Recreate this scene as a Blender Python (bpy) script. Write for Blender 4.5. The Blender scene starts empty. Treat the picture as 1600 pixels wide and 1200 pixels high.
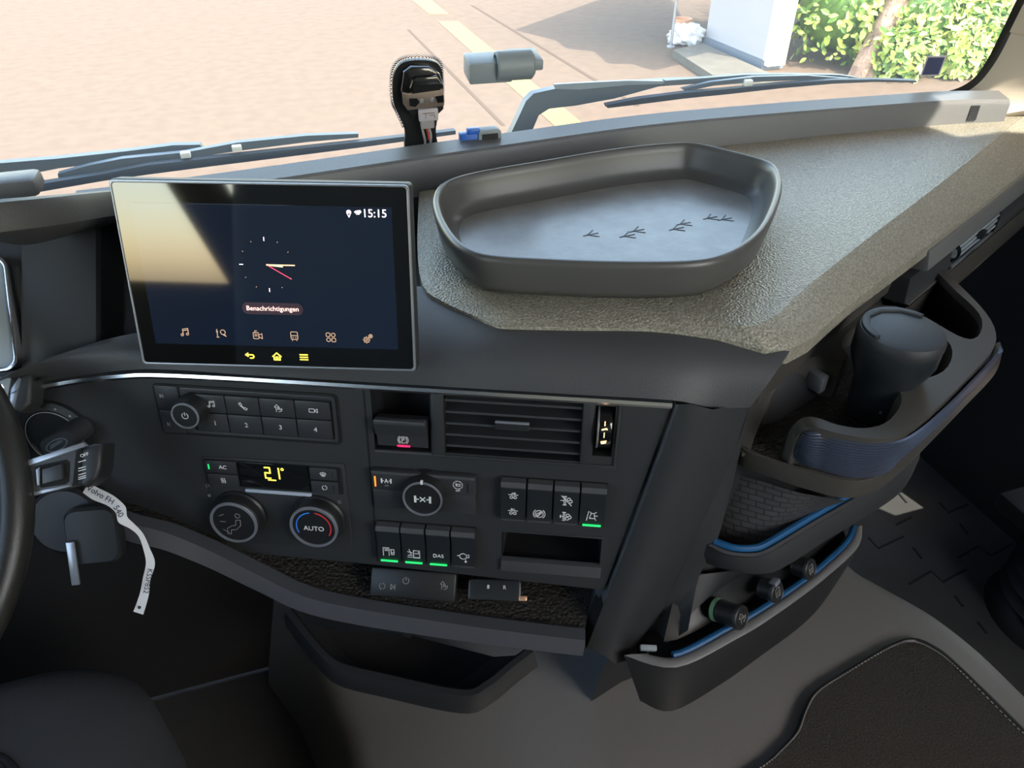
import bpy, bmesh, math, random
from mathutils import Vector, Matrix
random.seed(7)
scn = bpy.context.scene
col = scn.collection

# ------------------------------------------------------------------ camera
YAW, PITCH, F = math.radians(17.4), math.radians(37.0), 1150.0
CAM = Vector((0, 0, 1.27))
cam = bpy.data.cameras.new('camera'); cam_o = bpy.data.objects.new('camera', cam); col.objects.link(cam_o)
cam_o.location = CAM; cam_o.rotation_euler = (math.pi/2 - PITCH, 0, -YAW)
cam.sensor_fit = 'HORIZONTAL'; cam.sensor_width = 36; cam.lens = F/1600*36
cam.clip_start = 0.01; cam.clip_end = 300
scn.camera = cam_o

# ------------------------------------------------------------------ world, sun, exposure
SUN_HEAD, SUN_EL = math.radians(150), math.radians(50)     # heading right of forward
w = bpy.data.worlds.new('sky'); scn.world = w; w.use_nodes = True
nt = w.node_tree; bg = nt.nodes['Background']
sky = nt.nodes.new('ShaderNodeTexSky'); sky.sky_type = 'NISHITA'; sky.sun_disc = False
sky.sun_elevation = SUN_EL; sky.sun_rotation = SUN_HEAD; sky.air_density = 1.5; sky.dust_density = 1.8; sky.ozone_density = 1.0
tint = nt.nodes.new('ShaderNodeVectorMath'); tint.operation = 'MULTIPLY'; tint.inputs[1].default_value = (1.0, .935, .86)
nt.links.new(sky.outputs[0], tint.inputs[0]); nt.links.new(tint.outputs[0], bg.inputs[0]); bg.inputs[1].default_value = 0.62
sl = bpy.data.lights.new('sun', 'SUN'); so = bpy.data.objects.new('sun', sl); col.objects.link(so)
sdir = Vector((math.sin(SUN_HEAD)*math.cos(SUN_EL), math.cos(SUN_HEAD)*math.cos(SUN_EL), math.sin(SUN_EL)))
so.rotation_euler = sdir.to_track_quat('Z', 'Y').to_euler(); so.location = sdir*20
sl.energy = 5.0; sl.color = (1.0, 0.93, 0.80); sl.angle = math.radians(0.6)
scn.view_settings.view_transform = 'Standard'; scn.view_settings.look = 'None'
scn.view_settings.exposure = 1.30; scn.view_settings.gamma = 1.0
scn.view_settings.use_curve_mapping = False

# ------------------------------------------------------------------ measuring helpers
_fh = Vector((math.sin(YAW), math.cos(YAW), 0)); RT = Vector((math.cos(YAW), -math.sin(YAW), 0))
FWD = _fh*math.cos(PITCH) + Vector((0, 0, -math.sin(PITCH))); UP = _fh*math.sin(PITCH) + Vector((0, 0, math.cos(PITCH)))
def ray(u, v): return FWD + RT*((u-800)/F) + UP*((600-v)/F)
def V(u, v, z):                                   # point of the photograph at height z
    d = ray(u, v); return CAM + d*((z-CAM.z)/d.z)
def D(u, v, t): return CAM + ray(u, v)*t
def frame(o, head, tilt):                         # x right along the face, y up the face, z out of it
    h, t = math.radians(head), math.radians(tilt)
    ex = Vector((math.cos(h), -math.sin(h), 0)); nh = Vector((-math.sin(h), -math.cos(h), 0))
    n = nh*math.cos(t) + Vector((0, 0, math.sin(t))); ey = n.cross(ex)
    M = Matrix((ex, ey, n)).transposed().to_4x4(); M.translation = o
    return M
def on(M, u, v, c=0.0):                           # local coordinates on a face frame
    n = M.col[2].to_3d(); o = M.translation + n*c; d = ray(u, v)
    p = CAM + d*((o-CAM).dot(n)/d.dot(n))
    return M.inverted() @ p
def on2(M, u, v, c=0.0): q = on(M, u, v, c); return (q.x, q.y)
P = frame(D(800, 617, 0.70), 23, 10)              # centre stack face
def W(M, x, y, z): return M @ Vector((x, y, z))

# ------------------------------------------------------------------ materials
def mat(name, rgb, rough=0.5, bump=0.0, scale=300.0, spec=0.5, metal=0.0, coat=0.0, emit=None, es=0.0, var=0.0, kind='noise', speck=None, bdist=0.001):
    m = bpy.data.materials.new(name); m.use_nodes = True; t = m.node_tree; b = t.nodes['Principled BSDF']
    b.inputs['Base Color'].default_value = (*rgb, 1); b.inputs['Roughness'].default_value = rough
    b.inputs['Specular IOR Level'].default_value = spec; b.inputs['Metallic'].default_value = metal
    b.inputs['Coat Weight'].default_value = coat; b.inputs['Coat Roughness'].default_value = 0.04
    if emit: b.inputs['Emission Color'].default_value = (*emit, 1); b.inputs['Emission Strength'].default_value = es
    tc = t.nodes.new('ShaderNodeTexCoord')
    if kind == 'voronoi':
        x = t.nodes.new('ShaderNodeTexVoronoi'); x.inputs['Scale'].default_value = scale; h = x.outputs['Distance']; x.feature = 'F1'
    elif kind == 'brick':
        x = t.nodes.new('ShaderNodeTexBrick'); x.inputs['Scale'].default_value = scale; h = x.outputs['Fac']
    elif kind == 'wave':
        x = t.nodes.new('ShaderNodeTexWave'); x.inputs['Scale'].default_value = scale; h = x.outputs['Fac']
    else:
        x = t.nodes.new('ShaderNodeTexNoise'); x.inputs['Scale'].default_value = scale; x.inputs['Detail'].default_value = 3; h = x.outputs['Fac']
    if kind == 'brick':
        mp = t.nodes.new('ShaderNodeMapping'); mp.inputs['Rotation'].default_value = (math.pi/2, 0, 0); t.links.new(tc.outputs['Object'], mp.inputs['Vector']); t.links.new(mp.outputs[0], x.inputs['Vector'])
        x.inputs['Mortar Size'].default_value = .06; x.inputs['Mortar Smooth'].default_value = .8; x.inputs['Brick Width'].default_value = .7; x.inputs['Row Height'].default_value = .36
        x.inputs['Color1'].default_value = (*rgb, 1); x.inputs['Color2'].default_value = (*[c*1.25 for c in rgb], 1); x.inputs['Mortar'].default_value = (*[c*.35 for c in rgb], 1); t.links.new(x.outputs['Color'], b.inputs['Base Color'])
    else: t.links.new(tc.outputs['Object'], x.inputs['Vector'])
    if bump:
        bp = t.nodes.new('ShaderNodeBump'); bp.inputs['Strength'].default_value = bump; bp.inputs['Distance'].default_value = bdist
        t.links.new(h, bp.inputs['Height']); t.links.new(bp.outputs[0], b.inputs['Normal'])
    if speck or var:
        n2 = t.nodes.new('ShaderNodeTexNoise'); n2.inputs['Scale'].default_value = scale if speck else 6.0; n2.inputs['Detail'].default_value = 4
        t.links.new(tc.outputs['Object'], n2.inputs['Vector'])
        r = t.nodes.new('ShaderNodeValToRGB'); r.color_ramp.elements[0].position = 0.35; r.color_ramp.elements[1].position = 0.68
        c2 = speck if speck else tuple(min(1, c*(1+var)) for c in rgb)
        c1 = rgb if speck else tuple(c*(1-var) for c in rgb)
        r.color_ramp.elements[0].color = (*c1, 1); r.color_ramp.elements[1].color = (*c2, 1)
        t.links.new(n2.outputs['Fac'], r.inputs[0]); t.links.new(r.outputs[0], b.inputs['Base Color'])
    return m
MT = {}
MT['panel'] = mat('panel_plastic', (.026, .028, .030), .55, .25, 900, bdist=.0004)
MT['panel2'] = mat('dark_plastic', (.016, .017, .019), .5, .2, 900, bdist=.0004)
MT['band'] = mat('dash_skin', (.052, .053, .056), .55, .35, 700, kind='voronoi', bdist=.0005)
MT['pad'] = mat('dash_pad', (.19, .175, .137), .38, .9, 420, kind='voronoi', speck=(.40, .37, .295), bdist=.0012)
MT['ledge'] = mat('ledge_plastic', (.145, .145, .142), .42, .35, 800, kind='voronoi', bdist=.0005)
MT['black'] = mat('black_plastic', (.012, .013, .014), .45)
MT['blackgloss'] = mat('black_gloss', (.006, .007, .008), .12, coat=.3)
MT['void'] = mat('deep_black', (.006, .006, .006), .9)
MT['pale'] = mat('pale_bar', (.42, .47, .54), .3)
MT['button'] = mat('button_plastic', (.032, .034, .038), .42)
MT['switch'] = mat('switch_cap', (.018, .022, .026), .30)
MT['switchtop'] = mat('switch_ridge', (.060, .062, .066), .38)
MT['chrome'] = mat('satin_chrome', (.62, .64, .68), .22, metal=1.0)
MT['silver'] = mat('silver_plastic', (.36, .38, .42), .32, metal=.6)
MT['console'] = mat('console_plastic', (.060, .055, .048), .42, .35, 800, kind='voronoi', bdist=.0005)
MT['rib'] = mat('ribbed_band', (.070, .085, .125), .28, metal=.35)
MT['riblip'] = mat('ribbed_lip', (.075, .080, .092), .28, metal=.2)
MT['blue'] = mat('blue_liner', (.006, .085, .22), .45, .4, 900)
MT['weave'] = mat('weave_rubber', (.045, .046, .048), .55, -1.0, 52, kind='brick', bdist=.002)
MT['hex'] = mat('dimple_rubber', (.022, .020, .017), .5, 1.0, 260, kind='voronoi', bdist=.002)
MT['tunnel'] = mat('tunnel_vinyl', (.14, .14, .134), .55, .6, 500, bdist=.0008)
MT['carpet'] = mat('carpet', (.016, .015, .013), .95, 1.0, 420, speck=(.045, .042, .036), bdist=.003)
MT['rubber'] = mat('floor_rubber', (.048, .050, .050), .55, .3, 200, var=.15)
MT['rubberdark'] = mat('ridge_rubber', (.012, .013, .014), .6)
MT['fabric'] = mat('seat_fabric', (.040, .042, .047), .9, .6, 900, var=.1)
MT['fabric2'] = mat('seat_fabric_inner', (.055, .057, .060), .95, .9, 500)
MT['leather'] = mat('wheel_leather', (.020, .019, .017), .38, .2, 700)
MT['beige'] = mat('beige_trim', (.56, .48, .38), .6, .15, 500)
MT['tray'] = mat('rubber_tray', (.085, .083, .080), .38, .15, 120, bdist=.0008)
MT['traybase'] = mat('tray_floor', (.19, .185, .175), .28, .35, 35, speck=(.25, .25, .24), bdist=.0015)  # paler than the tray wall to carry light reflected from the windscreen
MT['mark'] = mat('icon_white', (.62, .63, .62), .5, emit=(.8, .82, .8), es=.06)
MT['markdim'] = mat('icon_grey', (.30, .30, .29), .5)
MT['green'] = mat('green_lamp', (.02, .5, .12), .4, emit=(.02, .8, .16), es=.5)
MT['red'] = mat('red_lamp', (.6, .02, .10), .4, emit=(.9, .02, .12), es=.7)
MT['orange'] = mat('orange_lamp', (.7, .18, .02), .4, emit=(1, .22, .02), es=.8)
MT['yellow'] = mat('yellow_digits', (.8, .65, .05), .4, emit=(1, .82, .08), es=.9)
MT['bluemark'] = mat('blue_mark', (.03, .16, .55), .5, emit=(.03, .2, .7), es=.15)
MT['redmark'] = mat('red_mark', (.5, .03, .04), .5, emit=(.6, .03, .04), es=.15)
MT['ui_white'] = mat('screen_white', (.8, .7, .75), .4, emit=(1, .86, .95), es=1.0)
MT['ui_pink'] = mat('screen_pink', (.9, .5, .45), .4, emit=(1, .55, .48), es=.9)
MT['ui_brown'] = mat('screen_brown', (.35, .22, .14), .4, emit=(.5, .32, .2), es=.45)
MT['ui_gold'] = mat('screen_gold', (.8, .55, .3), .4, emit=(1, .6, .3), es=.8)
MT['ui_red'] = mat('screen_red', (.8, .05, .1), .4, emit=(.9, .06, .12), es=.7)
MT['screen'] = mat('screen_glass', (.004, .006, .012), .05, spec=.8, emit=(.0018, .0035, .0075), es=1.0, coat=1.0)
MT['pill'] = mat('screen_pill', (.02, .015, .02), .1, emit=(.03, .02, .025), es=.6)
MT['bezel'] = mat('bezel_glass', (.004, .004, .004), .05, spec=.8, coat=1.0)
MT['wiper'] = mat('wiper_metal', (.075, .095, .110), .40)
MT['wiper2'] = mat('wiper_rubber', (.030, .036, .042), .55)
MT['bracket'] = mat('grey_bracket', (.26, .30, .32), .45)
MT['sensorglass'] = mat('sensor_cover', (.012, .011, .012), .18, coat=.6)
MT['sensorbody'] = mat('sensor_metal', (.30, .24, .20), .3, metal=.6)
MT['whitelabel'] = mat('label_white', (.55, .50, .52), .5)
MT['wirered'] = mat('wire_red', (.5, .06, .04), .5)
MT['wiregrey'] = mat('wire_grey', (.35, .33, .32), .5)
MT['clipblue'] = mat('clip_blue', (.02, .13, .55), .4)
MT['paper'] = mat('paper', (.70, .70, .70), .7)
MT['ink'] = mat('ink', (.01, .01, .015), .6)
MT['asphalt'] = mat('asphalt', (.118, .086, .063), .95, .15, 90, var=.07, spec=.1)
MT['yline'] = mat('road_paint', (.215, .155, .048), .8, .2, 60, var=.06)
MT['concrete'] = mat('kerb_concrete', (.10, .09, .072), .9, .3, 30, var=.12)
MT['seam'] = mat('seam_tar', (.078, .055, .040), .95, spec=.1)
MT['white'] = mat('white_panel', (.38, .36, .37), .5)
MT['cream'] = mat('bright_cream', (.85, .80, .68), .5)  # on the pylon it stands for sun on the narrow end face
MT['plinth'] = mat('grey_plinth', (.13, .15, .18), .7)
MT['bag'] = mat('plastic_bag', (.55, .56, .60), .4, .5, 30)
MT['brick'] = mat('orange_pot', (.55, .28, .16), .8)
MT['bark'] = mat('bark', (.36, .24, .17), .95, 1.0, 14, var=.35, bdist=.03)
MT['leaf'] = mat('leaf', (.22, .34, .05), .45, speck=(.62, .66, .16), scale=5)
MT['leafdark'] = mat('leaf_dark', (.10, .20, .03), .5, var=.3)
MT['van'] = mat('van_white', (.80, .80, .82), .3)
MT['teal'] = mat('teal_glass', (.02, .10, .14), .1)
MT['frit'] = mat('frit_black', (.010, .010, .011), .35)
MT['sticker'] = mat('sticker_blue', (.045, .055, .13), .5)
MT['mint'] = mat('mint_ring', (.18, .34, .20), .4)
MT['copper'] = mat('copper_tip', (.75, .45, .28), .3, metal=.6)
MT['lining'] = mat('cab_lining', (.34, .31, .27), .8)
def glass_mat(name, tint, film):
    m = bpy.data.materials.new(name); m.use_nodes = True; t = m.node_tree; t.nodes.clear()
    o = t.nodes.new('ShaderNodeOutputMaterial'); tr = t.nodes.new('ShaderNodeBsdfTransparent'); tr.inputs[0].default_value = (*tint, 1)
    gl = t.nodes.new('ShaderNodeBsdfGlossy'); gl.inputs['Roughness'].default_value = 0.02
    fr = t.nodes.new('ShaderNodeFresnel'); fr.inputs[0].default_value = 1.35
    mx = t.nodes.new('ShaderNodeMixShader'); t.links.new(fr.outputs[0], mx.inputs[0]); t.links.new(tr.outputs[0], mx.inputs[1]); t.links.new(gl.outputs[0], mx.inputs[2])
    df = t.nodes.new('ShaderNodeBsdfTranslucent'); df.inputs[0].default_value = (.9, .92, .95, 1)
    m2 = t.nodes.new('ShaderNodeMixShader'); m2.inputs[0].default_value = film
    t.links.new(mx.outputs[0], m2.inputs[1]); t.links.new(df.outputs[0], m2.inputs[2]); t.links.new(m2.outputs[0], o.inputs[0])
    return m
MT['glass'] = glass_mat('windscreen_glass', (.94, .96, .95), .035)

# ------------------------------------------------------------------ building helpers
def tag(o, label=None, cat=None, group=None, kind=None):
    if label: o['label'] = label
    if cat: o['category'] = cat
    if group: o['group'] = group
    if kind: o['kind'] = kind
    return o
def root(name, label, cat, M=None, group=None, kind=None):
    o = bpy.data.objects.new(name, None); col.objects.link(o); o.empty_display_size = .02
    o.matrix_world = M if M is not None else Matrix()
    ROOTM[o.name] = (M.copy() if M is not None else Matrix())
    return tag(o, label, cat, group, kind)
ROOTM = {}; WORLD = set()
def at(p): return Matrix.Translation(p)
class B:
    def __init__(s): s.bm = bmesh.new()
    def poly(s, pts): return s.bm.faces.new([s.bm.verts.new(p) for p in pts])
    def box(s, x0, x1, y0, y1, z0, z1, bev=0, seg=2):
        b = bmesh.new(); bmesh.ops.create_cube(b, size=1)
        for v in b.verts: v.co = Vector(((x0+x1)/2+v.co.x*(x1-x0), (y0+y1)/2+v.co.y*(y1-y0), (z0+z1)/2+v.co.z*(z1-z0)))
        if bev: bmesh.ops.bevel(b, geom=list(b.edges), offset=bev, segments=seg, profile=.5, affect='EDGES')
        s.merge(b); return s
    def merge(s, b, M=None):
        me = bpy.data.meshes.new('t'); b.to_mesh(me); b.free()
        if M is not None: me.transform(M)
        s.bm.from_mesh(me); bpy.data.meshes.remove(me)
    def prism(s, pts, z0, z1, bev=0, seg=2, holes=()):       # pts 2-D, between z0 and z1
        b = bmesh.new(); ed = []
        for lp in [pts, *holes]:
            vs = [b.verts.new((p[0], p[1], z1)) for p in lp]
            ed += [b.edges.new((vs[i], vs[(i+1) % len(vs)])) for i in range(len(vs))]
        bmesh.ops.triangle_fill(b, use_beauty=True, edges=ed)
        r = bmesh.ops.extrude_face_region(b, geom=list(b.faces))
        for v in [g for g in r['geom'] if isinstance(g, bmesh.types.BMVert)]: v.co.z = z0
        bmesh.ops.recalc_face_normals(b, faces=list(b.faces))
        if bev:
            es = [e for e in b.edges if len(e.link_faces) == 2 and abs(e.verts[0].co.z-z1) < 1e-6 and abs(e.verts[1].co.z-z1) < 1e-6 and e.calc_face_angle(0) > .5]
            bmesh.ops.bevel(b, geom=es, offset=bev, segments=seg, profile=.5, affect='EDGES')
        s.merge(b); return s
    def slab(s, pts, down, zfix=None, holes=()):             # 3-D outline extruded straight down
        b = bmesh.new(); ed = []
        for lp in [pts, *holes]:
            vs = [b.verts.new(p) for p in lp]
            ed += [b.edges.new((vs[i], vs[(i+1) % len(vs)])) for i in range(len(vs))]
        bmesh.ops.triangle_fill(b, use_beauty=True, edges=ed, normal=(0, 0, 1))
        r = bmesh.ops.extrude_face_region(b, geom=list(b.faces))
        for v in [g for g in r['geom'] if isinstance(g, bmesh.types.BMVert)]: v.co.z = zfix if zfix is not None else v.co.z-down
        bmesh.ops.recalc_face_normals(b, faces=list(b.faces)); s.merge(b); return s
    def lathe(s, prof, cx=0, cy=0, cz=0, n=40, M=None):
        b = bmesh.new(); rings = []
        for r, z in prof:
            if r < 1e-6: rings.append([b.verts.new((cx, cy, cz+z))])
            else: rings.append([b.verts.new((cx+r*math.cos(2*math.pi*i/n), cy+r*math.sin(2*math.pi*i/n), cz+z)) for i in range(n)])
        for A, C in zip(rings, rings[1:]):
            for i in range(n):
                q = [A[i % len(A)], A[(i+1) % len(A)], C[(i+1) % len(C)], C[i % len(C)]]
                u = []
                for x in q:
                    if x not in u: u.append(x)
                if len(u) > 2: b.faces.new(u)
        bmesh.ops.recalc_face_normals(b, faces=list(b.faces)); s.merge(b, M); return s
    def loft(s, secs, closed=False, caps=False, loop=False):
        b = bmesh.new(); R = [[b.verts.new(p) for p in c] for c in secs]; n = len(R[0])
        pairs = list(zip(R, R[1:])) + ([(R[-1], R[0])] if loop else [])
        for A, C in pairs:
            for i in range(n if closed else n-1): b.faces.new((A[i], A[(i+1) % n], C[(i+1) % n], C[i]))
        if caps: b.faces.new(R[0]); b.faces.new(R[-1])
        bmesh.ops.recalc_face_normals(b, faces=list(b.faces)); s.merge(b); return s
    def sweep(s, prof, path, up=(0, 0, 1), loop=False, scale=None):  # prof (side, up) 2-D closed
        up = Vector(up); secs = []; n = len(path)
        for i, p in enumerate(path):
            a = path[(i-1) % n] if (i or loop) else path[0]; c = path[(i+1) % n] if (i < n-1 or loop) else path[-1]
            t = (Vector(c)-Vector(a)).normalized(); sd = t.cross(up).normalized(); u2 = sd.cross(t)
            k = scale[i] if scale else 1
            secs.append([Vector(p)+sd*x*k+u2*y*k for x, y in prof])
        return s.loft(secs, closed=True, caps=not loop, loop=loop)
    def tube(s, path, r, n=10, loop=False, up=(0, 0, 1)):
        return s.sweep([(r*math.cos(2*math.pi*i/n), r*math.sin(2*math.pi*i/n)) for i in range(n)], path, up, loop)
    def strokes(s, polys, wd, z0, z1):
        for pl in polys:
            for p, q in zip(pl, pl[1:]):
                p, q = Vector(p[:2]), Vector(q[:2]); d = q-p
                if d.length < 1e-7: continue
                d.normalize(); nn = Vector((-d.y, d.x))*wd/2; e = d*wd*.3
                s.prism([p-e-nn, q+e-nn, q+e+nn, p-e+nn], z0, z1)
        return s
    def build(s, name, m, parent=None, world=False, smooth=35, M=None):
        bmesh.ops.remove_doubles(s.bm, verts=list(s.bm.verts), dist=1e-6)
        me = bpy.data.meshes.new(name); s.bm.to_mesh(me); s.bm.free()
        o = bpy.data.objects.new(name, me); col.objects.link(o); me.materials.append(MT[m])
        if smooth: me.shade_smooth(); me.set_sharp_from_angle(angle=math.radians(smooth))
        if parent is not None:
            o.parent = parent
            if world:
                if parent.name in ROOTM: o.matrix_parent_inverse = ROOTM[parent.name].inverted()
                elif parent.name not in WORLD and parent.parent is not None: o.matrix_parent_inverse = ROOTM[parent.parent.name].inverted()
                WORLD.add(o.name)
        if M is not None: o.matrix_world = M
        return o
def smoothpath(pts, n=6, closed=False):          # Catmull-Rom through points
    pts = [Vector(p) for p in pts]; out = []; N = len(pts)
    for i in range(N if closed else N-1):
        g = lambda k: pts[k % N] if closed else pts[max(0, min(N-1, k))]
        a, b, c, d = g(i-1), g(i), g(i+1), g(i+2)
        for j in range(n):
            t = j/n; out.append(.5*((2*b)+(c-a)*t+(2*a-5*b+4*c-d)*t*t+(3*b-a-3*c+d)*t**3))
    if not closed: out.append(pts[-1])
    return out
def rrect(x0, x1, y0, y1, r, n=5):
    o = []
    for cx, cy, a in ((x1-r, y1-r, 0), (x0+r, y1-r, 90), (x0+r, y0+r, 180), (x1-r, y0+r, 270)):
        for i in range(n+1): t = math.radians(a+90*i/n); o.append((cx+r*math.cos(t), cy+r*math.sin(t)))
    return o
def text(txt, size, x, y, z, m, parent, name='lettering', align='CENTER', depth=.00015, rot=0):
    cu = bpy.data.curves.new('t', 'FONT'); cu.body = txt; cu.size = size; cu.align_x = align; cu.align_y = 'CENTER'; cu.extrude = depth
    cu.resolution_u = 3
    t = bpy.data.objects.new('t', cu); col.objects.link(t)
    me = bpy.data.meshes.new_from_object(t.evaluated_get(bpy.context.evaluated_depsgraph_get()))
    bpy.data.objects.remove(t); bpy.data.curves.remove(cu)
    me.name = name; me.materials.clear(); me.materials.append(MT[m])
    me.transform(Matrix.Translation((x, y, z)) @ Matrix.Rotation(rot, 4, 'Z'))
    o = bpy.data.objects.new(name, me); col.objects.link(o); o.parent = parent
    return o
def arc(cx, cy, r, a0, a1, n=14): return [(cx+r*math.cos(math.radians(a0+(a1-a0)*i/n)), cy+r*math.sin(math.radians(a0+(a1-a0)*i/n))) for i in range(n+1)]
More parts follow.
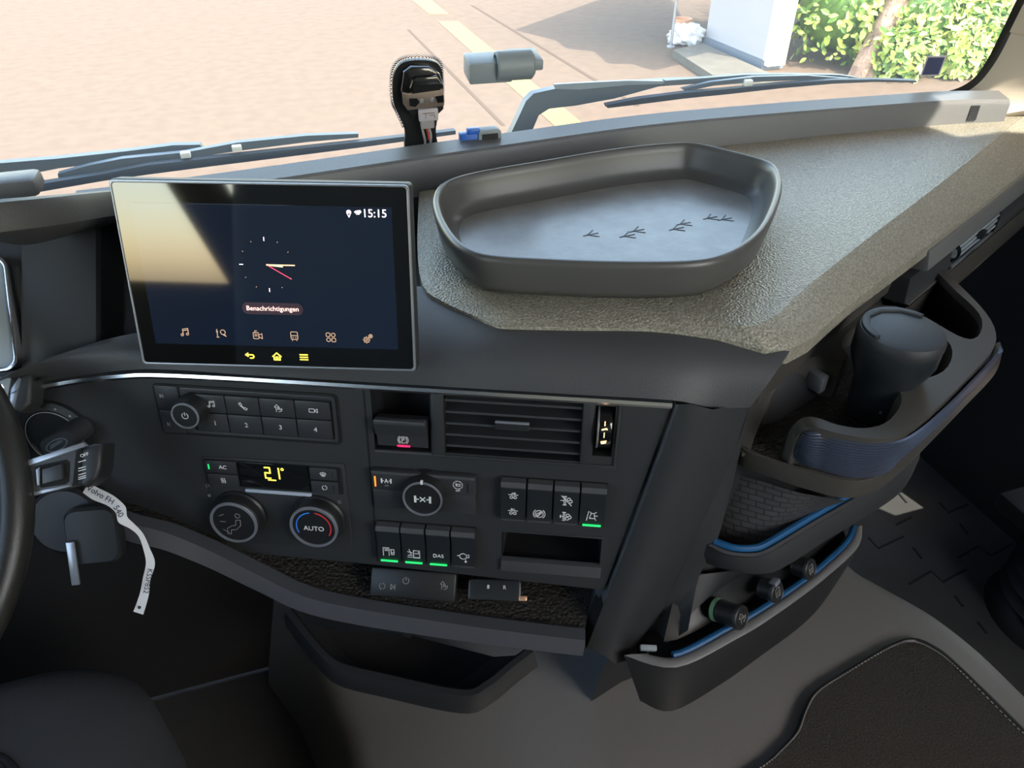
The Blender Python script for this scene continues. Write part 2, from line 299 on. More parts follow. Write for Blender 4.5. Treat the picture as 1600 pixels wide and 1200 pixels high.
ICON = {
 'note': [[(-.5, -.6), (-.5, .7), (.7, .9), (.7, -.4)], [(-.5, .35), (.7, .55)], arc(-.75, -.6, .25, 0, 360), arc(.45, -.4, .25, 0, 360)],
 'phone': [[(-.9, .8), (-.6, .9), (-.3, .4), (-.45, .2), (.2, -.5), (.4, -.35), (.9, -.6), (.8, -.95), (.4, -.95), (-.6, 0), (-1, .6), (-.9, .8)]],
 'route': [[(-.4, -.9), (-.4, .3), (-.8, .3), (-.2, 1), (.4, .3), (0, .3), (0, -.3), (.5, .1), (.5, -.3), (1, 0), (.9, -.6), (.2, -.9)]],
 'camera': [rrect(-1, .3, -.45, .45, .12, 2)+[(.3, .33)], [(.4, -.1), (1, -.5), (1, .5), (.4, .1), (.4, -.1)]],
 'heat': [[(x, -.8), (x+.15, -.3), (x-.1, .2), (x, .8)] for x in (-.5, 0, .5)],
 'defrost': [[(-.9, .4)]+arc(0, -.4, 1.1, 140, 40, 8)+[(.5, -.4), (-.5, -.4), (-.9, .4)]]+[[(x, -.7), (x, .3)] for x in (-.3, 0, .3)],
 'recirc': [arc(0, 0, .7, 110, 250), arc(0, 0, .7, -70, 70), [(-.35, -.85), (-.2, -.6), (-.5, -.5)], [(.35, .85), (.2, .6), (.5, .5)]],
 'next': [[(-.5, -.6), (-.5, .6), (.3, 0), (-.5, -.6)], [(.5, -.7), (.5, .7)]],
 'prev': [[(.5, -.6), (-.3, 0), (.5, .6)], [(-.5, -.7), (-.5, .7)]],
 'power': [arc(0, 0, .75, 125, 415, 18), [(0, .1), (0, .9)]],
 'park': [arc(0, 0, .72, 0, 360, 20), arc(0, 0, 1, 130, 230), arc(0, 0, 1, -50, 50), [(-.2, -.45), (-.2, .4), (.15, .4), (.25, .2), (.15, 0), (-.2, 0)]],
 'axle': [[(-1, -.6), (-1, .6)], [(-.85, -.6), (-.85, .6)], [(1, -.6), (1, .6)], [(.85, -.6), (.85, .6)], [(-.85, 0), (-.5, 0)], [(.5, 0), (.85, 0)], [(-.3, -.4), (.3, .4)], [(-.3, .4), (.3, -.4)]],
 'axleA': [[(-1, -.6), (-1, .6)], [(-.85, -.6), (-.85, .6)], [(1, -.6), (1, .6)], [(.85, -.6), (.85, .6)], [(-.85, 0), (-.5, 0)], [(.5, 0), (.85, 0)], [(-.3, -.5), (0, .5), (.3, -.5)], [(-.2, -.15), (.2, -.15)]],
 'tcs': [arc(0, 0, .95, a, a+32, 4) for a in range(0, 360, 45)]+[[(-.5, .3), (-.2, .3)], [(-.35, .3), (-.35, -.3)], arc(0, 0, .25, 50, 310, 6), [(.5, .3), (.3, .2), (.5, -.2), (.3, -.3)]],
 'suspA': [[(-1, .35), (1, .35)], arc(-.4, -.3, .3, 0, 360), arc(.4, -.3, .3, 0, 360), arc(0, .4, .4, 150, 40, 6), [(.35, .95), (.4, .6), (.1, .65)]],
 'suspB': [[(-1, .35), (1, .35)], arc(-.4, -.3, .3, 0, 360), arc(.4, -.3, .3, 0, 360), arc(0, .4, .4, 30, 140, 6), [(-.35, .95), (-.4, .6), (-.1, .65)]],
 'disc': [arc(0, 0, .7, 0, 360, 20), arc(0, 0, 1, 130, 230), arc(0, 0, 1, -50, 50), arc(-.2, -.1, .25, 0, 360, 10), arc(.2, .2, .2, 0, 360, 10), [(-.3, -.5), (.4, .5)]],
 'exh': [[(-.4, -.9), (-.4, .9)], [(-.15, -.9), (-.15, .9)], [(-.6, .9), (0, .9)], [(-.6, -.9), (0, -.9)], [(-1, 0), (-.4, 0)], [(-.9, -.3), (-.9, .3)], arc(.4, .3, .3, 0, 300, 10), arc(.7, -.1, .3, -120, 160, 10), arc(.3, -.4, .3, 60, 360, 10)],
 'exhoff': [[(-.4, -.9), (-.4, .9)], [(-.15, -.9), (-.15, .9)], [(-.6, .9), (0, .9)], [(-.6, -.9), (0, -.9)], [(-1, 0), (-.4, 0)], arc(.4, .3, .3, 0, 300, 10), arc(.7, -.1, .3, -120, 160, 10), [(-.9, 1), (.9, -1)]],
 'lane': [[(-1, -1), (-.7, 1)], [(-.5, -.5), (.5, -.5), (.3, .6), (-.2, .6), (-.5, -.5)], [(-.2, .6), (-.4, .9)], [(.3, .6), (.7, .9)], [(.5, -.5), (.7, -.9)], [(.3, .1), (.9, .1)]],
 'mirror': [[(-1, -.9), (-1, .8), (0, .8), (0, -.9)], [(-.7, .5), (-.2, .5)], [(-.7, .2), (-.2, .2)], [(0, .4), (.4, .4)], rrect(.4, .9, -.6, .5, .1, 2), [(.5, -.2), (.8, -.2)]],
 'crash': [[(0, -.9), (0, .6), (1, .6), (1, -.9), (0, -.9)], [(.2, 0), (.8, 0), (.8, .4)], [(-1, .3), (-.2, .1)], [(-.7, .8), (-.4, -.2)], [(-.9, -.4), (-.2, -.4)], [(-1, -.8), (.9, -.8)]],
 'engine': [arc(0, .2, .6, 0, 360, 14), [(-1, .3), (-.6, .3)], [(.6, .5), (1, .6), (1, 0), (.6, 0)], [(.45, -.5), (.45, -1.1)], [(.25, -.85), (.45, -1.1), (.65, -.85)]],
 'seat': [arc(.35, .6, .17, 0, 360, 12), [(.5, .25), (.45, -.2), (.1, -.55), (-.25, -.6), (-.3, -.95), (-.55, -.95), (-.5, -.5), (-.15, -.25), (.1, -.2), (.2, .25), (.5, .25)], [(-.9, .5), (-.6, .65)], [(-.9, .05), (-.55, .05)], [(-.8, -.6), (-.4, -.85)]],
 'pin': [arc(0, .3, .5, -20, 200, 12)+[(0, -.9), (.47, .13)], arc(0, .3, .15, 0, 360, 8)],
 'wifi': [arc(0, -.6, .5, 45, 135, 6), arc(0, -.6, .95, 45, 135, 6), arc(0, -.6, 1.35, 45, 135, 6), arc(.6, .6, .25, 0, 360, 8)],
 'chat': [[(-.8, -.8), (-.8, .9)], [(-1, .4), (-.6, .4)], [(-1, -.8), (-.5, -.8)], arc(.4, .3, .5, 0, 360, 12), [(.6, -.1), (1, -.6), (.3, -.2)]],
 'cam2': [rrect(-.9, .2, -.7, .6, .1, 2), [(-.5, .6), (-.5, 1), (-.1, 1)], [(-.6, .2), (-.1, .2)], [(-.6, -.1), (-.1, -.1)], [(.3, -.3), (.9, -.7), (.9, .4), (.3, .1)]],
 'truck': [rrect(-.7, .7, -.7, .9, .2, 2), [(-.7, .1), (.7, .1)], [(-.45, -.7), (-.45, -1)], [(.45, -.7), (.45, -1)], [(-.4, -.3), (-.2, -.3)], [(.2, -.3), (.4, -.3)]],
 'apps': [rrect(-.9, -.15, .15, .9, .15, 2), arc(.5, .5, .38, 0, 360, 12), arc(-.5, -.5, .38, 0, 360, 12), rrect(.15, .9, -.9, -.15, .15, 2)],
 'gears': [arc(-.3, -.25, .5, 0, 360, 14), arc(-.3, -.25, .2, 0, 360, 8), arc(.5, .5, .35, 0, 360, 12), arc(.5, .5, .12, 0, 360, 8)]+[[(-.3+.5*math.cos(a), -.25+.5*math.sin(a)), (-.3+.68*math.cos(a), -.25+.68*math.sin(a))] for a in [k*math.pi/4 for k in range(8)]],
 'back': [[(-.4, .7), (-1, .3), (-.4, -.1)], [(-1, .3), (.5, .3)]+arc(.5, -.1, .4, 90, -90, 8)+[(0, -.5)]],
 'home': [[(-1, 0), (0, .9), (1, 0)], [(-.7, .2), (-.7, -.8), (.7, -.8), (.7, .2)], [(-.2, -.8), (-.2, -.1), (.2, -.1), (.2, -.8)]],
 'menu': [[(-.9, .6), (.9, .6)], [(-.9, 0), (.9, 0)], [(-.9, -.6), (.9, -.6)]],
 'drop': [arc(0, 0, .6, 0, 360, 10), [(-.5, -.5), (.5, .5)], [(0, -.7), (0, .7)], [(-.7, 0), (.7, 0)]],
}
for k in ICON: ICON[k] = [list(p) + ([p[0]] if k in ('camera', 'mirror', 'cam2', 'truck', 'apps') and len(p) > 8 else []) for p in ICON[k]]
def icon(key, x, y, z, sx, m, parent, wd=.0006, sy=None, name='icon'):
    sy = sy or sx
    return B().strokes([[(x+px*sx, y+py*sy) for px, py in pl] for pl in ICON[key]], wd, z, z+.00025).build(name, m, parent, smooth=0)

# ================================================================== THE SETTING
G = -1.35
def struct(o): return tag(o, kind='structure')
def wallM(x, y, z, ex, ey):
    ex, ey = Vector(ex), Vector(ey); n = ex.cross(ey); M = Matrix((ex, ey, n)).transposed().to_4x4(); M.translation = (x, y, z); return M
ground = struct(B().prism([(-60, -40), (60, -40), (60, 90), (-60, 90)], -.2, 0).build('ground', 'asphalt', smooth=0)); ground.location.z = G
tag(ground, 'sunlit pinkish asphalt yard in front of the windscreen', 'ground')
ROOTM[ground.name] = at((0, 0, G))
def gquad(name, m, px, h=.006):
    return B().slab([V(u, v, G+h) for u, v in px], h-.001).build(name, m, ground, world=True, smooth=0)
gquad('road_line', 'yline', [(644, 0), (674, 0), (701, 22), (671, 22)])
gquad('road_line', 'yline', [(684, 33), (716, 33), (922, 202), (875, 204)])
gquad('road_line', 'yline', [(880, 208), (928, 206), (1010, 270), (950, 272)])
gquad('pavement_seam', 'seam', [(636, 46), (640, 46), (712, 118), (706, 118)], .003)
gquad('pavement_seam', 'seam', [(706, 118), (712, 118), (790, 196), (783, 196)], .003)
gquad('pavement_seam', 'seam', [(735, 8), (739, 8), (1000, 165), (993, 166)], .003)
# cab floor, front bulkhead, sides, ceiling
struct(B().slab([(-1.13, -1.3, 0), (1.42, -1.3, 0), (1.42, 1.16, 0), (-1.13, 1.16, 0)], .04).build('floor', 'rubber', smooth=0))
struct(B().box(-1.1, 1.42, 1.13, 1.16, 0, .84).build('wall_front', 'void', smooth=0))
struct(B().prism([(-1.3, -.04), (1.16, -.04), (1.16, .86), (.98, 1.0), (.93, 2.05), (-1.3, 2.05)], 0, .004, holes=[
    [(-1.2, 1.02), (-.66, 1.02), (-.76, 1.45), (-1.08, 1.9), (-1.2, 1.9)],
    [(.47, 1.43), (.60, 1.43), (.25, 1.90), (.135, 1.90)],  # this and the next two openings are invented, cut to aim sun patches
    [(.00, 1.74), (-.03, 1.72), (.10, 1.58), (.15, 1.60)],
    [(.685, .317), (.60, .48), (.50, .54), (.52, .40), (.565, .30), (.60, .235)]]).build('wall_right', 'panel2', smooth=0, M=wallM(1.40, 0, 0, (0, 1, 0), (0, 0, 1))))
struct(B().prism([(-1.3, -.04), (1.13, -.04), (1.13, .86), (.9, 1.0), (.85, 2.05), (-1.3, 2.05)], -.03, 0, holes=[  # openings shaped so the touchscreen mirrors a diagonal dark bar
    [(-.50, .95), (.25, .95), (.42, 1.8), (.22, 1.8)], [(-.69, .97), (-.66, .97), (-.02, 1.8), (-.69, 1.8)]]).build('wall_left', 'panel2', smooth=0, M=wallM(-1.10, 0, 0, (0, 1, 0), (0, 0, 1))))
struct(B().prism([(-1.13, -1.3), (1.43, -1.3), (1.43, .95), (-1.13, .95)], 0, .04).build('ceiling', 'lining', smooth=0, M=at((0, 0, 2.05))))

struct(B().prism([(-1.13, -.04), (1.43, -.04), (1.43, 1.12), (.75, 1.12), (.65, 2.09), (-1.13, 2.09)], 0, .04).build('wall_back', 'lining', smooth=0, M=wallM(0, -1.30, 0, (1, 0, 0), (0, 0, 1))))  # upper right part left open on purpose to let in sky light
# ledge along the foot of the windscreen
LEDGE = [V(120, 306, .93), V(300, 284, .93), V(500, 256, .93), V(650, 234, .93), V(800, 213, .93), V(1000, 186, .93), V(1200, 168, .93), V(1400, 153, .93), V(1480, 148, .93), V(1562, 147, .93)]
LP_ = smoothpath(LEDGE, 5)
led = root('windscreen_ledge', 'long raised grey plastic ledge along the foot of the windscreen', 'ledge', at(LEDGE[4]))
B().sweep([(-.012, -.05), (.036, -.05), (.0345, -.008), (.032, -.0025), (.028, 0), (-.006, .004), (-.012, .0)], LP_).build('ledge_body', 'ledge', led, True, smooth=25)
endp = LEDGE[-1]; dl = (LEDGE[-1]-LEDGE[-2]).normalized()
B().sweep([(.031, -.006), (.0345, -.008), (.036, -.03), (.030, -.032)], [endp-dl*.062, endp-dl*.048]).build('end_clip', 'panel2', led, True)
# windscreen
def ledge_y(x):
    pts = LP_
    if x <= pts[0].x: return pts[0].y + (x-pts[0].x)*.06
    for a, b in zip(pts, pts[1:]):
        if a.x <= x <= b.x: return a.y+(b.y-a.y)*(x-a.x)/(b.x-a.x)
    return pts[-1].y + (x-pts[-1].x)*-.25
def glass_pt(x, z, off=0.0): return Vector((x, ledge_y(x)+.055+off-.10*(z-.9), z))
def on_glass(u, v, off=0.0):
    d = ray(u, v); lo, hi = .5, 3.0
    for _ in range(50):
        m = (lo+hi)/2; p = CAM+d*m
        if p.y < glass_pt(p.x, p.z, off).y: lo = m
        else: hi = m
    return CAM+d*lo
xs = [-1.08+i*.1 for i in range(24)]+[1.30, 1.36]
win = struct(B().loft([[glass_pt(x, z) for x in xs] for z in (.84, 1.1, 1.4, 1.7, 2.04)]).build('window_1', 'glass'))
ROOTM[win.name] = Matrix()
# dark printed border of the glass at its lower right corner
fe = [(1120, 187), (1240, 176), (1340, 164), (1400, 156), (1450, 148), (1490, 140), (1517, 126), (1536, 104), (1552, 75), (1570, 38), (1588, 0), (1606, -40)]
f1 = smoothpath([on_glass(u, v, -.004) for u, v in fe], 4)
f2 = smoothpath([on_glass(u+dx, v+dy, -.004) for (u, v), (dx, dy) in zip(fe, [(0, 6), (1, 7), (2, 8), (2, 9), (4, 9), (8, 9), (10, 6), (12, 4), (14, 4), (14, 4), (14, 4), (14, 4)])], 4)
B().loft([f1, f2]).build('frit_border', 'frit', win, True)
# A-pillar trim beside the passenger
pe = [on_glass(u+dx, v+dy, -.008) for (u, v), (dx, dy) in list(zip(fe, [(0, 6), (1, 7), (2, 8), (2, 9), (4, 9), (8, 9), (10, 6), (12, 4), (14, 4), (14, 4), (14, 4), (14, 4)]))[3:]]
pe.append(pe[-1]+Vector((.06, -.10, 1.0)))
p1 = smoothpath(pe, 4); base = Vector((1.30, .80, .86))
p2 = []
for i, p in enumerate(p1):
    t = i/(len(p1)-1); p2.append(Vector((max(p.x+.10, 1.25)+.05*min(1, t*3), p.y-.10-.10*min(1, t*2), p.z-.03*(1-min(1, t*3)))))
pm = [a.lerp(b, .5)+Vector((-.012, -.03, .01)) for a, b in zip(p1, p2)]
tr1 = struct(B().loft([p1, [a.lerp(b, .12)+Vector((-.004, -.014, 0)) for a, b in zip(p1, p2)], pm, p2, [p+Vector((.09, .02, 0)) for p in p2]]).build('trim_1', 'beige'))

# ================================================================== OUTSIDE
pyl = root('wall_panel_pylon', 'white panelled pylon with dark plinth beside the leafy hedge', 'pylon', at(V(1203, 108, G)))
a_, b_ = V(1101, 70, G), V(1192, 109, G); a_.z = b_.z = G; e_ = (b_-a_).normalized(); n_ = Vector((e_.y, -e_.x, 0)); n_ = n_ if n_.x > 0 else -n_
def pb(name, m, t0, t1, d0, d1, z0, z1):
    L = (b_-a_).length
    q = [a_+e_*t0*L+n_*d0, a_+e_*t1*L+n_*d0, a_+e_*t1*L+n_*d1, a_+e_*t0*L+n_*d1]
    B().slab([Vector((p.x, p.y, G+z1)) for p in q], z1-z0).build(name, m, pyl, True, smooth=0)
pb('plinth', 'plinth', -.02, 1.01, -.04, .30, 0, .12)
pb('panel', 'white', 0, .985, 0, .26, .12, 1.02); pb('panel', 'white', 0, .985, 0, .26, 1.03, 2.0); pb('panel', 'white', 0, .985, 0, .26, 2.01, 2.5)
pb('sunlit_end_face', 'cream', .985, 1.06, -.01, .27, .06, 2.5)  # narrow end face of the pylon, sunlight painted in as bright cream
tag(B().slab([Vector((x+1.05, y-1.82, G+2.62)) for x, y in [(5.0, 9.5), (4.9, 9.9), (4.6, 10.0), (4.7, 10.7), (4.35, 11.0), (4.4, 11.5), (4.0, 12.4), (6.4, 14.5), (8, 15.9), (7.6, 14), (6.0, 9.9)]], .12).build('shadow_canopy', 'white', smooth=0), 'unseen flat white slab added above the white pylon to shade the asphalt', 'canopy')  # unseen slab, outlined to cast the shadow wedge on the asphalt
kb = tag(B().slab([V(u, v, G+.10) for u, v in [(1052, 78), (1098, 67), (1200, 113), (1215, 116), (1190, 121), (1113, 117)]], .10).build('kerb_island', 'concrete', smooth=0), 'low concrete kerb island under the white pylon', 'kerb')
pole = root('thin_pole', 'thin grey pole standing beside a white plastic bag', 'pole', at(V(1048, 74, G)))
q = V(1048, 74, G); B().lathe([(0, 0), (.06, 0), (.06, .02), (.022, .03), (.022, 2.2), (0, 2.2)], n=12).build('pole_tube', 'silver', pole)
bagc = V(1069, 70, G)
bb = bmesh.new(); bmesh.ops.create_icosphere(bb, subdivisions=4, radius=1)
for v in bb.verts:
    n = v.co.normalized(); k = 1+.22*math.sin(5*n.x+2)*math.sin(4*n.z+1)+.12*math.sin(9*n.y+7*n.z)+.07*math.sin(17*n.x+11*n.z)
    v.co = Vector((n.x*.25*k, n.y*.16*k, max(n.z, -.8)*.15*k+.13+.06*max(0, n.x-.4)+(.07*max(0, .5-abs(n.x+.1)) if n.z > .3 else 0)))
t_ = B(); t_.merge(bb); bo = t_.build('plastic_bag', 'bag'); bo.location = bagc; bo.rotation_euler.z = -.4
tag(bo, 'crumpled white plastic bag lying at the foot of the thin pole', 'bag')
pot = B().lathe([(0, 0), (.07, 0), (.11, .02), (.13, .22), (.15, .22), (.15, .27), (.11, .27), (.10, .2), (0, .2)], n=20).build('flower_pot', 'brick'); pot.location = V(1063, 58, G)
tag(pot, 'orange clay pot standing behind the white plastic bag', 'pot')
# hedge: real leaves on a rounded mass
hedge = root('leafy_hedge', 'yellow and green variegated hedge behind the white pylon', 'hedge', at(V(1330, 110, G)))
def leaf_mesh(centers, size, rnd):
    vs, fs = [], []
    for c, nrm in centers:
        a = rnd.uniform(0, 6.28); L = size*rnd.uniform(.6, 1.3); q = Vector(nrm).to_track_quat('Z', 'Y').to_matrix() @ Matrix.Rotation(a, 3, 'Z') @ Matrix.Rotation(rnd.uniform(-.9, .9), 3, 'X')
        b0 = len(vs)
        for x, y, z in ((0, 0, 0), (.22, .35, .05), (.2, .7, .03), (0, 1, -.06), (-.2, .7, .03), (-.22, .35, .05)): vs.append(c + q @ Vector((x*L, y*L, z*L)))
        fs.append((b0, b0+1, b0+2, b0+3)); fs.append((b0, b0+3, b0+4, b0+5))
    return vs, fs
rnd = random.Random(3)
blobs = [(7.75, 9.35, -.65, .85), (8.3, 8.75, -.75, .75), (8.9, 9.3, -.35, 1.1), (9.7, 9.2, -.5, 1.0), (8.7, 10.3, .1, 1.2), (10.3, 9.9, 0, 1.2), (9.6, 10.9, .5, 1.2), (7.95, 8.35, -1.05, .42), (8.75, 8.2, -1.1, .40), (11.2, 10.4, .1, 1.2), (7.9, 10.4, .0, .9), (9.3, 8.5, -.95, .55)]
def scatter(n, size, inner):
    out = []
    for i in range(n):
        x, y, z, r = blobs[rnd.randrange(len(blobs))]
        d = Vector((rnd.gauss(-.2, 1), rnd.gauss(-.45, 1), rnd.gauss(.1, .9))).normalized()
        p = Vector((x, y, z)) + d*r*rnd.uniform(inner, 1.03)
        if p.z > G+.02: out.append((p, d+Vector((0, 0, .6))))
    return out
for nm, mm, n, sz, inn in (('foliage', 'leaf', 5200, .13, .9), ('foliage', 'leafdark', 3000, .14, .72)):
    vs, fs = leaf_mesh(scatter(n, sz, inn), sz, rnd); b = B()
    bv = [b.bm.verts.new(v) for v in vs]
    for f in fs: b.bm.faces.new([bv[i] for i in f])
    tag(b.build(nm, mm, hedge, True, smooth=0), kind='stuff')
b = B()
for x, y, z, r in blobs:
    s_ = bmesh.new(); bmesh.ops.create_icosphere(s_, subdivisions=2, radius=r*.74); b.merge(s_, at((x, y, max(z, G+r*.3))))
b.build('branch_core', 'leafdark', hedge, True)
c0 = V(1345, 118, G); b = B(); secs = []
for i in range(9):
    t = i/8; c = Vector((c0.x+.30*t, c0.y+.05*t, G+.95*t)); r = .155-.02*t
    secs.append([c+Vector((r*(1+.12*math.sin(3*a+t*4))*math.cos(a), r*(1+.1*math.sin(5*a))*math.sin(a), .04*math.sin(2*a) if i == 8 else 0)) for a in [k*2*math.pi/18 for k in range(18)]])
tr = b.loft(secs, closed=True, caps=True).build('tree_stump', 'bark'); tag(tr, 'leaning brown cut tree trunk in front of the hedge', 'tree stump')
# parked van far right
van = root('parked_van', 'white parked van with teal window beyond the hedge', 'van', at((13.6, 11.2, G)))
b = B(); b.loft([[Vector((x, y, z)) for y, z in [(0, .35), (0, 1.1), (.25, 1.25), (.9, 2.1), (4.2, 2.15), (4.3, .35)]] for x in (0, .06, 1.74, 1.8)], closed=True, caps=True)
b.build('van_body', 'van', van)
B().box(-.02, .0, 1.05, 1.9, 1.3, 1.9, .01).build('side_window', 'teal', van); B().box(-.22, -.02, .55, .75, 1.15, 1.45, .03).build('side_mirror', 'teal', van)
for y in (.9, 3.5):
    B().lathe([(0, 0), (.2, 0), (.32, .02), (.33, .1), (.33, .2), (.2, .22), (0, .22)], n=24, M=at((-.02, y, .33)) @ Matrix.Rotation(math.pi/2, 4, 'Y')).build('wheel', 'black', van)
# wipers on the outside of the glass
def wpath(px, off): return [on_glass(u, v, off) for u, v in px]
def ribbon(px_top, px_bot, off, th):          # a bar with real depth between two measured edges on the glass
    A = wpath(px_top, off); C = wpath(px_bot, off); back = Vector((0, th, 0))
    return B().loft([A, C, [p+back for p in C], [p+back for p in A]], loop=True)
def capped(b):
    es = [e for e in b.bm.edges if e.is_boundary]
    bmesh.ops.remove_doubles(b.bm, verts=list(b.bm.verts), dist=1e-6)
    bmesh.ops.holes_fill(b.bm, edges=[e for e in b.bm.edges if e.is_boundary], sides=8)
    bmesh.ops.recalc_face_normals(b.bm, faces=list(b.bm.faces)); return b
wl = root('windscreen_wiper', 'long dark wiper with double spoilers lying behind the touchscreen', 'wiper', at(on_glass(330, 260, .03)), 'windscreen wipers')
capped(ribbon([(-60, 258), (0, 255), (88, 248), (200, 236), (270, 227), (312, 226)], [(-60, 290), (0, 281), (46, 272), (92, 263), (200, 250), (318, 232)], .055, .012)).build('wiper_arm', 'wiper', wl, True)
capped(ribbon([(90, 272), (140, 258), (190, 248), (290, 238), (370, 223), (480, 212), (560, 209)], [(92, 281), (146, 272), (200, 264), (290, 248), (372, 236), (480, 222), (560, 215)], .035, .010)).build('wiper_bridge', 'wiper', wl, True)
capped(ribbon([(60, 288), (160, 272), (230, 258), (330, 247), (450, 234), (560, 222), (712, 204)], [(62, 300), (160, 283), (230, 273), (330, 260), (450, 245), (560, 231), (712, 210)], .020, .012)).build('wiper_blade', 'wiper2', wl, True)
for u, v in ((290, 241), (370, 231)):
    p = on_glass(u, v, .03); B().box(-.006, .006, -.006, .004, -.0035, .0035, .001).build('mount_clip', 'cream', wl, M=None).matrix_world = Matrix()
    o = bpy.data.objects[[x.name for x in bpy.data.objects if x.name.startswith('mount_clip')][-1]]; o.location = p-on_glass(330, 260, .03)
wr = root('windscreen_wiper', 'bent grey wiper arm rising behind the ledge beside the rubber tray', 'wiper', at(on_glass(850, 190, .03)), 'windscreen wipers')
capped(ribbon([(790, 225), (800, 205), (822, 158), (834, 146), (866, 139), (960, 131), (1052, 125), (1100, 124)], [(822, 225), (830, 208), (842, 180), (858, 170), (900, 165), (960, 154), (1030, 135), (1100, 130)], .055, .016)).build('wiper_arm', 'wiper', wr, True)
capped(ribbon([(866, 132), (900, 130), (980, 126), (1040, 127)], [(868, 139), (905, 140), (980, 133), (1042, 131)], .049, .006)).build('arm_cover', 'bracket', wr, True)
capped(ribbon([(1040, 126), (1100, 122), (1165, 117), (1240, 116), (1310, 117), (1340, 121)], [(1040, 134), (1100, 128), (1165, 122), (1240, 120), (1310, 121), (1340, 124)], .045, .010)).build('arm_rod', 'wiper', wr, True)
capped(ribbon([(1066, 139), (1110, 128), (1180, 120), (1260, 118), (1330, 123)], [(1072, 143), (1115, 134), (1180, 128), (1260, 125), (1330, 127)], .032, .008)).build('wiper_bridge', 'wiper', wr, True)
capped(ribbon([(948, 164), (1000, 154), (1070, 145), (1140, 139), (1220, 131), (1300, 125), (1370, 124), (1432, 126)], [(950, 169), (1000, 163), (1070, 154), (1140, 147), (1220, 138), (1300, 131), (1370, 128), (1432, 129)], .020, .012)).build('wiper_blade', 'wiper2', wr, True)
p = on_glass(1168, 129, .03); o = B().box(-.007, .007, -.006, .004, -.005, .005, .002).build('mount_clip', 'cream', wr); o.location = p-on_glass(850, 190, .03)

# sensor on the glass
GM = frame(on_glass(655, 170, -.012), 2, -6)
sn = root('windscreen_sensor', 'black rain sensor housing with printed backing and wired white plug on the windscreen', 'sensor', GM)
def gl(M, px, c=0.0): return [on2(M, u, v, c) for u, v in px]
out = smoothpath([Vector((*p, 0)) for p in gl(GM, [(622, 104), (640, 95), (672, 95), (688, 104), (692, 125), (692, 158), (684, 180), (681, 205), (681, 238), (636, 240), (633, 205), (622, 178), (615, 160), (614, 125)])], 4, True)
B().prism([(p.x, p.y) for p in out], -.008, 0).build('backing_plate', 'frit', sn, smooth=0)
dots = B(); cx_ = sum(p.x for p in out)/len(out); cy_ = sum(p.y for p in out)/len(out)
dn = smoothpath(out, 3, True)
for ring in range(4):
    for p in dn[ring % 2::2]:
        if p.y < cy_-.035: continue
        k = 1.03+.022*ring; r = .0008-.00015*ring
        x, y = cx_+(p.x-cx_)*k, cy_+(p.y-cy_)*k
        dots.prism([(x-r, y-r), (x+r, y-r), (x+r, y+r), (x-r, y+r)], -.008, -.007)
tag(dots.build('frit_dots', 'frit', sn, smooth=0), kind='stuff')
h_ = gl(GM, [(628, 108), (640, 100), (668, 100), (684, 110), (691, 128), (691, 165), (684, 172), (640, 176), (630, 160), (624, 135)])
hs = B().prism(h_, 0, .014, .004).build('sensor_housing', 'sensorglass', sn)
B().prism(gl(GM, [(640, 116), (646, 112), (678, 110), (686, 122), (684, 132), (640, 138), (636, 128)]), .014, .022, .003).build('housing_rib', 'sensorglass', sn)
fc = B().prism(gl(GM, [(625, 137), (634, 139), (688, 132), (691, 150), (690, 158), (634, 165), (627, 155)]), .0142, .0165, .001).build('metal_bracket', 'sensorbody', sn)
for u, v in ((655, 150), (671, 148)):
    x, y = on2(GM, u, v); B().lathe([(.0028, 0), (.0028, .0015), (.0015, .0018), (0, .0012)], x, y, .0165, 14).build('screw', 'silver', fc)
for px in ([(636, 146), (648, 146), (652, 152), (646, 159), (637, 158)], [(676, 143), (689, 141), (689, 152), (680, 153)]): B().prism(gl(GM, px), .0165, .0172).build('lens_window', 'blackgloss', fc)
x, y = on2(GM, 665, 170); pl = B().box(x-.013, x+.013, y-.008, y+.008, .016, .022, .0015).build('plug_label', 'whitelabel', sn)
B().strokes([[(x-.008, y+.003), (x+.008, y+.003)], [(x-.004, y+.003), (x-.004, y-.004)], [(x+.001, y), (x+.008, y), (x+.008, y-.004)]], .001, .022, .0222).build('label_print', 'sensorbody', pl)
x, y = on2(GM, 664, 184); B().box(x-.009, x+.009, y-.007, y+.007, .012, .020, .001).build('plug', 'wiregrey', sn)
for m_, dx, px in (('wirered', 0, [(662, 192), (666, 200), (668, 212)]), ('wiregrey', .002, [(664, 192), (668, 203), (668, 216), (662, 236)]), ('wiregrey', -.003, [(660, 192), (663, 205), (665, 218), (660, 238)])):
    B().tube(smoothpath([Vector((*on2(GM, u, v), .012)) + Vector((dx, 0, 0)) for u, v in px], 5), .0016, 8, up=(0, 0, 1)).build('wire', m_, sn)
# bracket on the glass
BM = frame(on_glass(780, 95, -.002), 4, -6)
br = root('grey_glass_bracket', 'pale grey L shaped bracket with round socket stuck to the windscreen', 'bracket', BM)
x0, y0 = on2(BM, 717, 112); x1, y1 = on2(BM, 790, 78)
B().box(x0+.006, x1, y0-.002, y1, 0, .045, .003).build('bracket_block', 'bracket', br)
B().box(x1-.002, x1+.040, y1-.012, y1+.002, 0, .050, .003).build('bracket_top', 'bracket', br)
x2, y2 = on2(BM, 778, 102, .05); x3 = on2(BM, 838, 98, .05)[0]
B().lathe([(.013, .02), (.014, 0), (.0170, 0), (.0185, .002), (.0185, x3-x2-.004), (.014, x3-x2), (0, x3-x2)], n=32, M=at((x2, y2-.006, .036)) @ Matrix.Rotation(math.pi/2, 4, 'Y')).build('round_socket', 'bracket', br)
